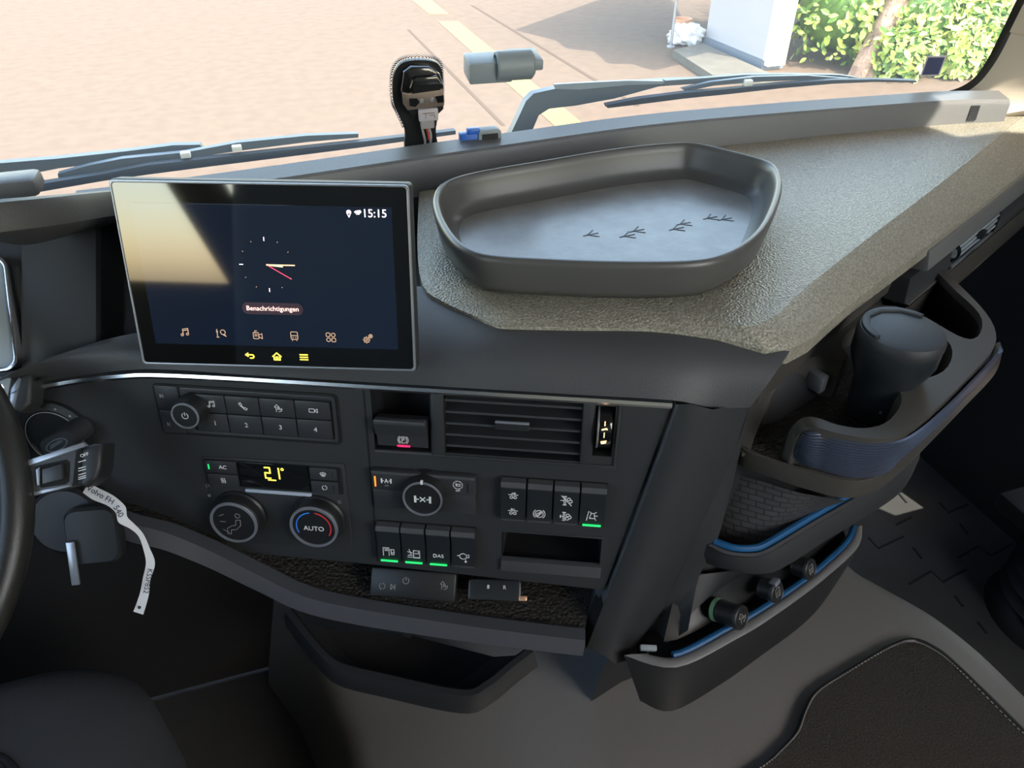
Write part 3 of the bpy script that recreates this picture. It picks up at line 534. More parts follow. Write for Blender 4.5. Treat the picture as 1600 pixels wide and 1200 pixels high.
# sticker in the lower corner
SMs = frame(on_glass(1458, 103, -.006), 14, -6)
st = root('glass_sticker', 'small dark blue sticker with white frame in the lower corner of the windscreen', 'sticker', SMs)
B().box(-.016, .016, -.016, .016, 0, .0006).build('sticker_frame', 'whitelabel', st, smooth=0); B().box(-.0135, .0135, -.0135, .0135, .0006, .001).build('sticker_face', 'sticker', st, smooth=0)
# little parts standing behind the ledge
cb = root('blue_clip', 'small bright blue cable clip behind the ledge beside the sensor', 'clip', at(V(724, 222, .945)+Vector((.02, .045, -.009))))
B().box(-.014, .012, -.006, .008, -.03, .006, .002).build('clip_body', 'clipblue', cb); B().box(-.004, .013, -.008, .004, .004, .012, .002).build('clip_latch', 'clipblue', cb)
B().tube([Vector((.012, 0, .004)), Vector((.02, 0, 0)), Vector((.024, 0, -.015))], .0015, 8, up=(0, 1, 0)).build('clip_wire', 'black', cb)
cg = root('grey_socket', 'small grey open socket cap behind the ledge beside the blue clip', 'socket', at(V(756, 219, .945)+Vector((.02, .045, -.010))))
B().prism(rrect(-.017, .015, -.03, .010, .005, 3), -.008, .008, .001).build('socket_shell', 'bracket', cg); bpy.data.objects['socket_shell'].rotation_euler.x = math.pi/2
B().box(-.012, .010, -.0095, -.0085, -.02, .005).build('socket_mouth', 'black', cg)

# ================================================================== DASHBOARD SHELL
dash = root('dashboard', 'dark grey wraparound truck dashboard with speckled top pad', 'dashboard', at(W(P, 0, -.1, 0)))
# bright strip between the centre stack and the upper band
TR = [on(P, u, v) for u, v in [(20, 613), (50, 606), (130, 592), (190, 586), (240, 584)]] + [Vector((x, .001, 0)) for x in (-.28, -.14, 0, .1, .15)]
trp = [P @ p for p in smoothpath(TR, 5)]
B().sweep([(-.003, -.003), (.004, -.003), (.005, .0), (.0035, .003), (-.003, .004)], trp).build('bright_strip', 'chrome', dash, True)
# upper band
low = [P @ (on(P, u, v)+Vector((0, .005, .003))) for u, v in [(20, 613), (50, 606), (130, 592)]] + [P @ Vector((x, .006, .003)) for x in (-.356, -.255, -.143, -.095, -.045, 0, .07, .15)] + [V(1112, 637, .834), V(1172, 637, .832)]
up_ = [V(5, 592, .852), V(30, 577, .855), V(112, 547, .862), V(208, 521, .866), V(420, 490, .874), V(600, 462, .882), V(662, 448, .886), V(735, 492, .886), V(782, 510, .886), V(900, 513, .886), V(1020, 516, .886), V(1120, 528, .884), V(1234, 549, .88)]
low, up_ = smoothpath(low, 4), smoothpath(up_, 4)
secs = []
for k in range(7):
    t = k/6; secs.append([a.lerp(b, t)+Vector((-.25, -.55, .8))*(.012*math.sin(math.pi*t)) for a, b in zip(low, up_)])
secs = [[p+Vector((.004, .012, -.004)) for p in secs[0]]]+secs
B().loft(secs).build('upper_band', 'band', dash, True, smooth=60)
# top pad: flat field, crease, sloping passenger edge
edge = [V(655, 300, .889), V(652, 380, .889), V(660, 445, .889), V(690, 470, .889), V(735, 491, .889), V(770, 506, .889), V(800, 510, .889), V(900, 512, .889), V(1020, 514, .889), V(1120, 526, .887), V(1234, 547, .880), V(1330, 474, .871), V(1440, 392, .868), V(1520, 331, .868), V(1610, 262, .868), V(1700, 195, .868)]
inn = [V(700, 297, .894), V(695, 375, .894), V(700, 425, .894), V(722, 446, .894), V(750, 462, .894), V(780, 473, .894), V(806, 477, .894), V(900, 479, .895), V(1010, 482, .896), V(1100, 493, .897), V(1185, 508, .899), V(1270, 440, .899), V(1370, 362, .899), V(1470, 286, .899), V(1570, 206, .899), V(1640, 150, .899)]
bk = [V(665, 285, .890), V(705, 278, .890), V(740, 272, .890), V(780, 268, .890), V(820, 262, .890), V(870, 256, .890), V(920, 250, .890), V(970, 245, .890), V(1020, 240, .890), V(1080, 233, .890), V(1150, 226, .890), V(1230, 219, .890), V(1320, 211, .892), V(1410, 203, .892), V(1500, 196, .892), V(1580, 190, .892)]
bk = [p+Vector((.01, .05, 0)) for p in bk]
edge, inn, bk = [smoothpath(x, 3) for x in (edge, inn, bk)]
skirt = [p+Vector((0, 0, -.016)) for p in edge]; und = [p+Vector((.004, .014, -.022)) for p in edge]
mid = [a.lerp(b, .45)+Vector((0, 0, .0022)) for a, b in zip(edge, inn)]
rl = [a.lerp(b, .07)+Vector((0, 0, .0005)) for a, b in zip(edge, inn)]
B().loft([und, skirt, edge, rl, mid, inn]+[[a.lerp(b, t) for a, b in zip(inn, bk)] for t in (.05, .3, .6, 1)]).build('top_pad', 'pad', dash, True, smooth=25)
# centre stack plate with real openings
def R4(a0, a1, b0, b1): return [(a0, b0), (a1, b0), (a1, b1), (a0, b1)]
PARK, VENT, BIN, WHEEL = R4(-.138, -.080, -.071, -.003), R4(-.066, .068, -.070, -.004), R4(-.008, .097, -.211, -.163), R4(.080, .099, -.062, -.006)
outl = [(-.60, -.06), (-.49, -.026), (-.432, -.012), (-.39, -.005), (-.356, -.001), (.150, -.001), (.104, -.232), (-.15, -.222), (-.30, -.219), (-.36, -.215), (-.60, -.215)]
B().prism(outl, -.014, 0, holes=[PARK, VENT, BIN, WHEEL]).build('centre_stack', 'panel', dash, smooth=0, M=None)
o = bpy.data.objects['centre_stack']; o.matrix_parent_inverse = ROOTM[dash.name].inverted(); o.matrix_basis = P
B().prism(R4(-.1455, -.1435, -.217, -.003), -.001, .0004).build('panel_joint', 'void', dash, smooth=0)
o = bpy.data.objects['panel_joint']; o.matrix_parent_inverse = ROOTM[dash.name].inverted(); o.matrix_basis = P
def inP(o): o.parent = dash; o.matrix_parent_inverse = ROOTM[dash.name].inverted(); o.matrix_basis = P; return o
# slanted right frame: light facet and dark facet
pl_ = [(1057, 632), (1031, 705), (985, 830), (940, 945), (914, 1012)]
cr_ = [(1080, 631), (1053, 705), (1006, 830), (968, 945), (944, 1024)]
rt_ = [(1173, 629), (1148, 703), (1098, 815), (1037, 949), (997, 1026)]
e0 = [P @ on(P, u, v, .001) for u, v in pl_]; e1 = [P @ on(P, u+3, v, .006) for u, v in pl_]; e2 = [P @ on(P, u, v, .010) for u, v in cr_]; e3 = [P @ on(P, u, v, -.045) for u, v in rt_]
em = [a.lerp(b, .3)+P.to_3x3() @ Vector((0, 0, .012)) for a, b in zip(e2, e3)]
B().loft([[p+P.to_3x3() @ Vector((0, 0, -.07)) for p in e0], e0, e1]).build('frame_inner_edge', 'silver', dash, True)
B().loft([e1, e2, em, e3, [p+Vector((.03, .06, 0)) for p in e3]]).build('stack_side_frame', 'panel', dash, True, smooth=40)
# shelf under the stack
LIP = [V(150, 800, .70), V(205, 818, .69), V(262, 832, .675), V(330, 860, .65), V(405, 897, .622), V(475, 930, .602), V(560, 950, .590), V(700, 972, .578), V(820, 988, .572), V(914, 999, .568)]
lp = smoothpath(LIP, 5)
prof = [(-.012, .002)]
nr = 9
for i in range(nr): prof += [(.004+.003*math.sin(math.pi*i/nr), .004-.026*i/nr), (.0062+.003*math.sin(math.pi*i/nr), .0025-.026*i/nr)]
prof += [(.002, -.024), (-.012, -.022)]
prof = [(x, y) for x, y in prof]
shelf = root('storage_shelf', 'open storage shelf with ribbed curved lip under the centre stack', 'shelf', at(LIP[6]))
B().sweep(prof, lp).build('ribbed_lip', 'riblip', shelf, True, smooth=25)
bkw = [P @ Vector((-.60+.70*i/(len(lp)-1), -.222, -.075)) for i in range(len(lp))]
def withz(p, z): return Vector((p.x, p.y, z))
fl = [a+Vector((0, .004, -.004)) for a in lp]
bkl = [withz(b, a.z-.006) for a, b in zip(lp, bkw)]
B().loft([fl, bkl, [withz(b, b.z) for b in bkw]]).build('shelf_mat', 'hex', shelf, True)
B().loft([[p+Vector((0, 0, -.02)) for p in lp], [p+Vector((.02, .05, -.05)) for p in lp], [p+Vector((.05, .14, -.06)) for p in lp]]).build('shelf_underside', 'panel2', shelf, True)
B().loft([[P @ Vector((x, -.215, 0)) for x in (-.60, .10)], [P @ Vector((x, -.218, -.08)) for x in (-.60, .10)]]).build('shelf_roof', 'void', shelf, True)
# right cheek under the frame foot
B().loft([e1[-2:], [p+Vector((.0, .02, -.006)) for p in e1[-2:]]]).build('shelf_cheek', 'panel2', shelf, True)
foot = [lp[-8], lp[-4], lp[-1], e1[-1], e2[-1], e3[-1]]
B().loft([[p+Vector((0, 0, -.022)) if i < 3 else p for i, p in enumerate(foot)], [p+Vector((.01, .03, -.04)) for p in foot], [p+Vector((.03, .12, -.06)) for p in foot]]).build('frame_foot', 'panel', dash, True, smooth=60)
rdp = [V(5, 592, .852), V(30, 577, .855), V(112, 547, .862), V(208, 521, .866), V(420, 490, .874), V(600, 462, .882), V(662, 448, .884), V(665, 300, .884)]
rdq = [Vector((x, ledge_y(x)-.028, .884)) for x in (-.62, -.50, -.38, -.26, -.12, .02, .12, .19)]
B().loft([[p+Vector((0, .004, -.02)) for p in rdp], [a.lerp(c, .2)+Vector((0, 0, -.05)) for a, c in zip(rdp, rdq)], [a.lerp(c, .85)+Vector((0, 0, -.05)) for a, c in zip(rdp, rdq)], rdq]).build('rear_deck', 'panel2', dash, True)
pe_ = [V(1120, 526, .884), V(1234, 547, .880), V(1330, 474, .868), V(1440, 392, .864), V(1520, 331, .864), V(1610, 262, .864)]
pe_ = [p+Vector((-.004, .016, -.012)) for p in pe_]
B().loft([pe_, [withz(p, .80)+Vector((0, .004, 0)) for p in pe_]]).build('pad_skirt', 'console', dash, True)
# lower bin
bn = root('lower_bin', 'black open bin with curved rim below the storage shelf', 'bin', at(V(640, 1060, .47)))
rim = smoothpath([V(452, 955, .50), V(475, 985, .495), V(500, 1015, .49), V(530, 1040, .485), V(600, 1058, .48), V(720, 1083, .475), V(760, 1070, .475), V(800, 1038, .48), V(830, 1015, .485)], 5)
B().sweep([(-.006, 0), (-.002, .004), (.005, .003), (.008, -.004), (.008, -.03), (-.004, -.03)], rim).build('bin_rim', 'panel2', bn, True)
cen = V(640, 985, .48)
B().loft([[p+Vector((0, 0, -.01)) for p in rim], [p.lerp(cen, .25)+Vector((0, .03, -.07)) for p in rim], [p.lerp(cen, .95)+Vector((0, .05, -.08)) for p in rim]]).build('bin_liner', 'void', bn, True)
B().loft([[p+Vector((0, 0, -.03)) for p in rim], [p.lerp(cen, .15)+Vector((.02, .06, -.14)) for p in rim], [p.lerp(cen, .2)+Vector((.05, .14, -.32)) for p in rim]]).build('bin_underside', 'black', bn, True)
# knee bolster behind everything on the driver side
B().box(-1.05, .22, .86, .90, .05, .82).build('knee_panel', 'void', dash, True)

# ================================================================== TOUCHSCREEN
DM = frame(D(420, 430, .66), 20, 15); KD = .66/.78
ts = root('touchscreen', 'large black touchscreen with silver edge standing on the dashboard', 'screen', DM)
x0, x1, y0, y1 = -.1545*KD, .1545*KD, -.105*KD, .097*KD
B().prism(rrect(x0, x1, y0, y1, .004, 4), -.014, 0, .0015).build('housing', 'panel', ts)
B().prism(rrect(x0+.001, x1-.001, y0+.001, y1-.001, .0035, 4), 0, .0025, .0006, holes=[rrect(x0+.003, x1-.003, y0+.003, y1-.003, .003, 4)]).build('silver_edge', 'silver', ts)
B().prism(rrect(x0+.003, x1-.003, y0+.003, y1-.003, .003, 4), 0, .0018).build('bezel_glass', 'bezel', ts, smooth=0)
sc = B().prism(R4(-.1345*KD, .135*KD, -.079*KD, .0735*KD), .0018, .0020).build('display', 'screen', ts, smooth=0)
zf = .0021
def scr(u, v): return on2(DM, u, v)
for key, u, v, sz, m_ in (('note', 291, 518, .0042, 'ui_brown'), ('chat', 347, 520, .0045, 'ui_brown'), ('cam2', 404, 523, .0045, 'ui_brown'), ('truck', 461, 524, .0045, 'ui_brown'), ('apps', 518, 526, .0047, 'ui_brown'), ('gears', 576, 528, .0048, 'ui_brown'), ('pin', 546, 333, .0034, 'ui_white'), ('wifi', 560, 333, .0030, 'ui_white')):
    x, y = scr(u, v); icon(key, x, y, zf, sz, m_, sc, .0006)
for key, u, v in (('back', 392, 555), ('home', 434, 556), ('menu', 476, 557)):
    x, y = scr(u, v); icon(key, x, y, zf, .0040, 'yellow', ts, .0010)
x, y = scr(586, 333.5); text('15:15', .0098, x, y, zf, 'ui_white', sc, 'clock_digits')
x, y = scr(427, 481.5); B().prism(rrect(x-.028, x+.028, y-.0055, y+.0055, .005, 5), .0020, .0021).build('notification_pill', 'pill', sc, smooth=0)
text('Benachrichtigungen', .0062, x, y, .00215, 'ui_pink', sc, 'notification_text')
x, y = scr(418, 413)
B().strokes([[(x, y), (x+.025, y)]], .0009, zf, zf+.0002).build('clock_hand', 'ui_gold', sc, smooth=0); B().strokes([[(x, y), (x+.014, y-.0013)]], .0012, zf, zf+.0002).build('clock_hand', 'ui_gold', sc, smooth=0)
B().strokes([[(x, y), (x+.021, y-.0125)]], .0006, zf, zf+.0002).build('clock_hand', 'ui_red', sc, smooth=0)
for k in range(12):
    if k == 3: continue
    a = math.radians(90-30*k); r0, r1 = (.0215, .0245) if k % 3 == 0 else (.0232, .0238)
    B().strokes([[(x+r0*math.cos(a), y+r0*math.sin(a)), (x+r1*math.cos(a), y+r1*math.sin(a))]], .0006, zf, zf+.0002).build('clock_tick', 'ui_white' if k % 3 == 0 else 'ui_brown', sc, smooth=0)
B().box(-.05, .05, -.09, -.04, -.06, -.014, .006).build('stand', 'panel2', ts)

# ================================================================== CENTRE STACK CONTROLS
def sub(M, x, y, z=0): return M @ Matrix.Translation((x, y, z))
# audio panel
rp = root('audio_panel', 'audio button panel with power knob and four numbered keys', 'control panel', P)
B().prism(rrect(-.360, -.171, -.0685, -.0105, .005, 4), .0002, .0012, holes=[rrect(-.3585, -.1725, -.067, -.012, .004, 4)]).build('panel_seam', 'void', rp, smooth=0)
B().prism(rrect(-.3325, -.1735, -.066, -.013, .004, 4), .0002, .002, .0006, holes=[rrect(-.3235, -.1775, -.0625, -.0175, .002, 4)]).build('raised_frame', 'button', rp)
B().prism(rrect(-.3235, -.1775, -.0625, -.0175, .002, 4), .0002, .0006).build('key_well', 'void', rp, smooth=0)
for k, (b0, b1) in enumerate(((-.0395, -.0125), (-.0665, -.0405))):
    sk = B().box(-.358, -.334, b0, b1, .0002, .0022, .0006).build('skip_button', 'button', rp)
    x, y = on2(P, *((254, 617), (266, 661))[k]); icon(('next', 'prev')[k], x, y, .0022, .0030, 'markdim', sk, .0005)
cols = [(-.3195, -.2865), (-.2855, -.2515), (-.2505, -.2155), (-.2145, -.1795)]
for i, (a0, a1) in enumerate(cols):
    k1 = B().box(a0, a1, -.0390, -.0190, .0006, .0035, .0008).build('key', 'button', rp); k2 = B().box(a0, a1, -.0612, -.0402, .0006, .0035, .0008).build('key', 'button', rp)
    cx = (a0+a1)/2+(.003 if i == 0 else .001); icon(('note', 'phone', 'route', 'camera')[i], cx, -.029, .0035, .0042, 'mark', k1, .0006)
    text(str(i+1), .0072, cx, -.051, .0036, 'mark', k2, 'number')
def knob(parent, u, v, r, h, ring, face='black', dx=0, dy=0):
    x, y = on2(P, u, v, h); kb = B().lathe([(r*1.08, .0004), (r*1.08, .004), (r*1.02, .006), (r*1.0, h-.004), (r*.97, h-.0012), (r*.92, h)], x, y, 0, 44).build('knob', 'black', parent)
    B().lathe([(r*.95, h-.0008), (r*.93, h+.0008), (r*.84, h+.0008), (r*.83, h-.001)], x, y, 0, 44).build('knob_ring', ring, kb)
    B().lathe([(r*.84, h-.0008), (r*.82, h-.0002), (0, h-.0002)], x, y, 0, 44).build('knob_face', face, kb)
    return kb, x, y
kn, x, y = knob(rp, 289, 650, .0150, .020, 'silver'); icon('power', x, y, .0199, .0042, 'mark', kn, .0006)
# climate panel
cp = root('climate_panel', 'climate panel with two round dials and yellow temperature display', 'control panel', P)
B().prism([(-.323, -.094), (-.171, -.091), (-.171, -.204), (-.323, -.204)], .0002, .0014, .0005).build('panel_plate', 'panel', cp)
B().prism(rrect(-.321, -.1745, -.129, -.0955, .002, 3), .0014, .0018).build('button_well', 'void', cp, smooth=0)
for a0, a1, b0, b1, ic in ((-.3195, -.286, -.111, -.0965, 'AC'), (-.3195, -.286, -.1275, -.113, 'heat'), (-.208, -.179, -.111, -.0965, 'defrost'), (-.208, -.179, -.1275, -.113, 'recirc')):
    bt = B().box(a0, a1, b0, b1, .0016, .0042, .0007).build('button', 'button', cp); cx, cy = (a0+a1)/2, (b0+b1)/2
    if ic == 'AC': text('AC', .0062, cx+.002, cy, .0043, 'mark', bt); B().box(a0+.003, a0+.0042, cy-.003, cy+.003, .0042, .0046).build('lamp', 'green', bt, smooth=0)
    else: icon(ic, cx, cy, .0042, .0036, 'mark', bt, .0006)
    if a0 > -.25: B().box(a1-.005, a1-.004, cy-.0025, cy+.0025, .0042, .0045).build('lamp', 'black', bt, smooth=0)
dp = B().box(-.2845, -.2095, -.1265, -.096, .0016, .0036, .0005).build('temperature_display', 'blackgloss', cp)
x, y = on2(P, 430, 736.5)
seg2 = [[(-1, 1.3), (0, 1.3), (0, 0), (-1, 0), (-1, -1.3), (0, -1.3)]]; B().strokes([[(x-.004+a*.0055, y+b*.0050) for a, b in q] for q in seg2], .0015, .0036, .0038).build('digit', 'yellow', dp, smooth=0)
B().strokes([[(x+.0055, y+.0065), (x+.0055, y-.0065)]], .0015, .0036, .0038).build('digit', 'yellow', dp, smooth=0); B().strokes([arc(x+.0095, y+.0055, .0013, 0, 360, 10)], .0007, .0036, .0038).build('degree_sign', 'yellow', dp, smooth=0)
B().strokes([[(x-.007, y-.0088), (x+.001, y-.0088)]], .0013, .0036, .0038).build('bar', 'yellow', dp, smooth=0)
B().box(-.281, -.209, -.1335, -.1295, .0014, .0044, .001).build('bright_bar', 'pale', cp)
kn, x, y = knob(cp, 365, 817, .0275, .018, 'silver'); icon('seat', x, y, .0180, .016, 'markdim', kn, .0006)
for dy in (.007, -.008): B().strokes([[(x-.022*math.sqrt(1-(dy/.023)**2), y+dy), (x+.022*math.sqrt(1-(dy/.023)**2), y+dy)]], .0004, .0178, .0180).build('dial_split', 'void', kn, smooth=0)
kn, x, y = knob(cp, 490, 824, .0275, .018, 'silver'); text('AUTO', .0080, x, y-.002, .0179, 'mark', kn)
B().strokes([arc(x, y, .0185, 100, 205, 16)], .0011, .0178, .0181).build('cold_arc', 'bluemark', kn, smooth=0); B().strokes([arc(x, y, .0185, 80, -30, 16)], .0011, .0178, .0181).build('hot_arc', 'redmark', kn, smooth=0)
for u, v, ic in ((328, 773, 'drop'), (531, 783, 'heat'), (325, 757, 'recirc')):
    x, y = on2(P, u, v); icon(ic, x, y, .0014, .0026, 'markdim', cp, .0004)
# parking brake in its niche
pk = root('parking_brake_switch', 'parking brake lever switch with red lamp in a deep niche', 'switch', P)
def niche(parent, q, depth, name='niche', m='panel2'):
    (a0, b0), (a1, _), (_, b1), _ = q
    r0 = [Vector((a0, b0, -.0005)), Vector((a1, b0, -.0005)), Vector((a1, b1, -.0005)), Vector((a0, b1, -.0005))]; r1 = [p+Vector((0, 0, -depth)) for p in r0]
    b = B().loft([r0, r1], closed=True); b.poly(r1); return b.build(name, m, parent, smooth=0)
niche(pk, PARK, .045)
lv = B().loft([[Vector((a, y_, z_)) for y_, z_ in [(-.069, -.012), (-.0665, -.001), (-.051, .0015), (-.0495, .006), (-.035, .011), (-.0325, .009), (-.035, -.01)]] for a in (-.1345, -.1340, -.0835, -.0830)], closed=True, caps=True).build('lever', 'button', pk)
B().box(-.134, -.0835, -.0345, -.031, .003, .0105, .001).build('lever_ridge', 'switchtop', pk)
icon('park', -.108, -.0575, .0012, .0052, 'mark', lv, .0006); B().box(-.1145, -.1015, -.0662, -.0648, -.0006, .0006).build('lamp', 'red', lv, smooth=0)
B().prism(R4(-.138, -.080, -.0735, -.0712), .0, .002, .0005).build('niche_sill', 'switchtop', pk)
# air vent
av = root('air_vent', 'rectangular air vent with five slats beside a thumbwheel', 'air vent', P)
niche(av, VENT, .05, 'duct', 'void')
for k in range(5):
    yb = -.0115-.0128*k
    B().loft([[Vector((a, yb+dy, z_)) for dy, z_ in [(.0016, -.002), (-.0006, -.0015), (-.0012, -.003), (.0028, -.022), (.004, -.022)]] for a in (-.0655, .0675)], closed=True, caps=True).build('slat', 'panel', av, smooth=0)
for k in range(7): B().box(-.052+.017*k, -.0512+.017*k, -.068, -.006, -.042, -.026).build('vane', 'panel2', av, smooth=0)
B().loft([[Vector((a*k_, y_, z_)) for y_, z_ in [(-.030, -.002), (-.0275, .004), (-.0295, .005), (-.038, .002), (-.039, -.003)]] for a, k_ in ((-.0155, 1), (.0175, 1))], closed=True, caps=True).build('vent_tab', 'switch', av); B().box(-.0155, .0175, -.0295, -.0272, .002, .0052, .0006).build('tab_ridge', 'silver', av)
for a0, a1 in ((-.0785, -.0665), (.0685, .0785)): B().box(a0, a1, -.0715, -.003, 0, .002, .0007).build('side_bar', 'panel', av)
B().prism([(-.080, -.0755), (.104, -.0755), (.104, -.004), (.1015, -.004), (.1010, -.0715), (-.080, -.0715)], 0, .0022, .0006).build('vent_sill', 'panel', av)
niche(av, WHEEL, .02, 'wheel_slot', 'void')
tw = B().lathe([(.018, -.0078), (.0235, -.0068), (.0245, -.004), (.0245, .004), (.0235, .0068), (.018, .0078)], n=48, M=at((.0895, -.034, -.016)) @ Matrix.Rotation(math.pi/2, 4, 'Y')).build('thumbwheel', 'blackgloss', av)
B().lathe([(.0240, -.0070), (.0249, -.0060), (.0240, -.0050)], n=48, M=at((.0895, -.034, -.016)) @ Matrix.Rotation(math.pi/2, 4, 'Y')).build('wheel_rim', 'silver', tw)
zz = .0087
B().strokes([[(.0895, -.0195), (.0895, -.0225)], [(.087, -.0275), (.091, -.0262), (.092, -.0268)], [(.0895, -.0305), (.0895, -.0355)], [(.087, -.041), (.092, -.0395)], [(.0875, -.0425), (.0915, -.0415)]], .0009, zz-.003, zz).build('wheel_marks', 'ui_gold', tw, smooth=0)
# differential lock dial with its two keys
dk = root('axle_dial', 'round axle lock dial between two flat keys with orange lamp', 'switch', P)
for a0, a1 in ((-.1415, -.0885), (-.0875, -.0345)):
    kk = B().box(a0, a1, -.1155, -.0915, .0003, .008, .0012).build('flat_key', 'button', dk); B().box(a0+.0005, a1-.0005, -.0955, -.0918, .006, .0095, .001).build('key_ridge', 'switchtop', kk)
    if a0 < -.1: icon('axleA', -.1262, -.1035, .0080, .0052, 'mark', kk, .0007, .0042); B().box(-.1385, -.1370, -.111, -.0985, .0080, .0084).build('lamp', 'orange', kk, smooth=0); text('OFF', .0024, -.1262, -.1095, .0081, 'markdim', kk)
    else: icon('tcs', -.0525, -.1025, .0080, .0050, 'mark', kk, .0006); text('OFF', .0026, -.0525, -.1095, .0081, 'mark', kk); B().box(-.0430, -.0416, -.111, -.099, .0080, .0083).build('lamp', 'black', kk, smooth=0)
    B().box(a0, a1, -.1395, -.1165, .0003, .006, .0012).build('blank_key', 'button', dk)
x, y = on2(P, 660, 780, .02); r = .0212
kn = B().lathe([(r*1.12, .0004), (r*1.12, .004), (r*1.08, .006), (r*1.04, .016), (r*1.0, .0195), (r*.92, .020), (r*.92, .019), (0, .019)], x, y, 0, 48).build('dial', 'black', dk)
B().lathe([(r*.97, .0196), (r*.95, .0208), (r*.88, .0208), (r*.87, .0192)], x, y, 0, 48).build('dial_ring', 'silver', kn)
B().box(x-.0012, x+.0012, y+r*.86, y+r*1.06, .0185, .0212, .0004).build('pointer', 'mark', kn); icon('axle', x, y-.001, .0191, .0082, 'mark', kn, .0011, .0062)
# rocker switches
def rocker(a0, b0, w_, h_, label, icons, lamp, txt=None, indent=False):
    t = root('rocker_switch', label, 'switch', sub(P, a0+w_/2, b0+h_, 0), 'rocker switches on the centre stack')
    hw = w_/2-.0006
    B().box(-w_/2+.0001, w_/2-.0001, -h_, 0, .0003, .0025).build('switch_frame', 'void', t, smooth=0)
    bd = B().loft([[Vector((x, y_, z_)) for y_, z_ in [(-h_+.0006, .0025), (-h_+.0006, .0085), (-h_+.0035, .0100), (-h_*.5, .0085), (-.0075, .0100), (-.0075, .0025)]] for x in (-hw, -hw+.0006, hw-.0006, hw)], closed=True, caps=True).build('switch_cap', 'switch', t)
    B().loft([[Vector((x, y_, z_)) for y_, z_ in [(-.0078, .0025), (-.0078, .0105), (-.0060, .0118), (-.0012, .0095), (-.0005, .0025)]] for x in (-hw, -hw+.0008, hw-.0008, hw)], closed=True, caps=True).build('top_ridge', 'switchtop', t)
    B().box(-hw+.0012, hw-.0012, -h_+.0010, -h_+.0030, .0088, .0104, .0004).build('lower_edge', 'switchtop' if not lamp else 'switch', t)
    for ic, yy, s_ in icons: icon(ic, 0, -h_*yy, .0096, s_, 'mark', bd, .0007)
    if txt: text(txt, .0064, 0, -h_*.72, .0098, 'mark', bd)
    if lamp: B().box(-hw+.0032, hw-.0032, -h_+.0016, -h_+.0036, .0100, .0108).build('lamp', 'green', t, smooth=0)
    return t
up_sw = [('suspension rocker switch with two lift symbols at the end of its row', [('suspA', .36, .0048), ('suspB', .76, .0048)], False), ('rocker switch with a brake disc symbol between lift and exhaust switches', [('disc', .76, .0060)], False), ('rocker switch with two exhaust cloud symbols', [('exhoff', .38, .0058), ('exh', .78, .0058)], False), ('lane keeping rocker switch with green lamp above the storage slot', [('lane', .72, .0056)], True)]
for k, (lb, ic, lm) in enumerate(up_sw): rocker(-.009+.0268*k, -.1415, .0262, .0490, lb, ic, lm)
lo_sw = [('rocker switch with mirror symbol and green lamp below the axle dial', [('mirror', .70, .0062)], True, None), ('rocker switch with collision symbol and green lamp', [('crash', .70, .0066)], True, None), ('rocker switch lettered DAS with green lamp', [], True, 'DAS'), ('rocker switch with engine and down arrow symbol, no lamp lit', [('engine', .70, .0062)], False, None)]
for k, (lb, ic, lm, tx) in enumerate(lo_sw): rocker(-.1415+.0268*k, -.2085, .0262, .0490, lb, ic, lm, tx)
# storage slot
sb = root('storage_slot', 'empty black storage slot with raised front lip below the lane switch', 'storage slot', P)
niche(sb, BIN, .06, 'slot_liner', 'panel2'); B().prism(R4(-.0085, .0985, -.2135, -.199), -.004, .004, .0012).build('front_lip', 'switchtop', sb)
B().prism(R4(-.0085, .0985, -.163, -.1605), 0, .0012, .0004).build('slot_brow', 'panel', sb)

# ================================================================== RUBBER TRAY ON THE PAD
tro = [(676, 305), (692, 284), (740, 268), (850, 249), (960, 231), (1050, 222), (1092, 223), (1150, 236), (1204, 252), (1221, 270), (1222, 298), (1206, 342), (1180, 374), (1138, 399), (1080, 411), (960, 412), (850, 408), (764, 402), (722, 388), (696, 364), (679, 332)]
ring = smoothpath([V(u, v, .946) for u, v in tro], 5, True); ctr = sum(ring, Vector())/len(ring)
def shrink(d, z):
    o = []
    N = len(ring)
    for i, p in enumerate(ring):
        t = ring[(i+2) % N]-ring[(i-2) % N]; n = Vector((t.y, -t.x, 0)).normalized()
        if n.dot(ctr-p) < 0: n = -n
        o.append(withz(p+n*d, z))
    return o
tyr = root('rubber_tray', 'dark rubber tray with raised rim and bird track marks on the speckled pad', 'tray', at(withz(ctr, .9)))
ty = B(); ty.loft([shrink(.020, .9005), shrink(.014, .9015), shrink(.005, .912), shrink(0, .940), shrink(.0015, .9455), shrink(.005, .9465), shrink(.0075, .9445), shrink(.0095, .936), shrink(.0135, .918), shrink(.019, .9095), shrink(.028, .9062)], closed=True)
ty.build('tray_wall', 'tray', tyr, True, smooth=60)
B().slab(shrink(.026, .9063), .005).build('tray_floor', 'traybase', tyr, True, smooth=0)
for u, v, sgn in [(918, 367, 1), (975, 369, 1), (990, 361, 1), (1052, 358, 1), (1063, 350, 1), (1105, 341, 1), (1128, 343, 1)]:
    p = V(u, v, .9065); L = .011; fwd = Vector((-.93, -.10, 0)).normalized(); sd = Vector((-fwd.y, fwd.x, 0))
    B().strokes([[(p.x+q[0]*fwd.x*L+q[1]*sd.x*L, p.y+q[0]*fwd.y*L+q[1]*sd.y*L) for q in pl] for pl in ([(0, 0), (-1, -.75)], [(0, 0), (-1.2, .05)], [(0, 0), (-.9, .8)], [(0, 0), (.5, .05)])], .0012, .9062, .9068).build('bird_track', 'black', tyr, True, smooth=0)

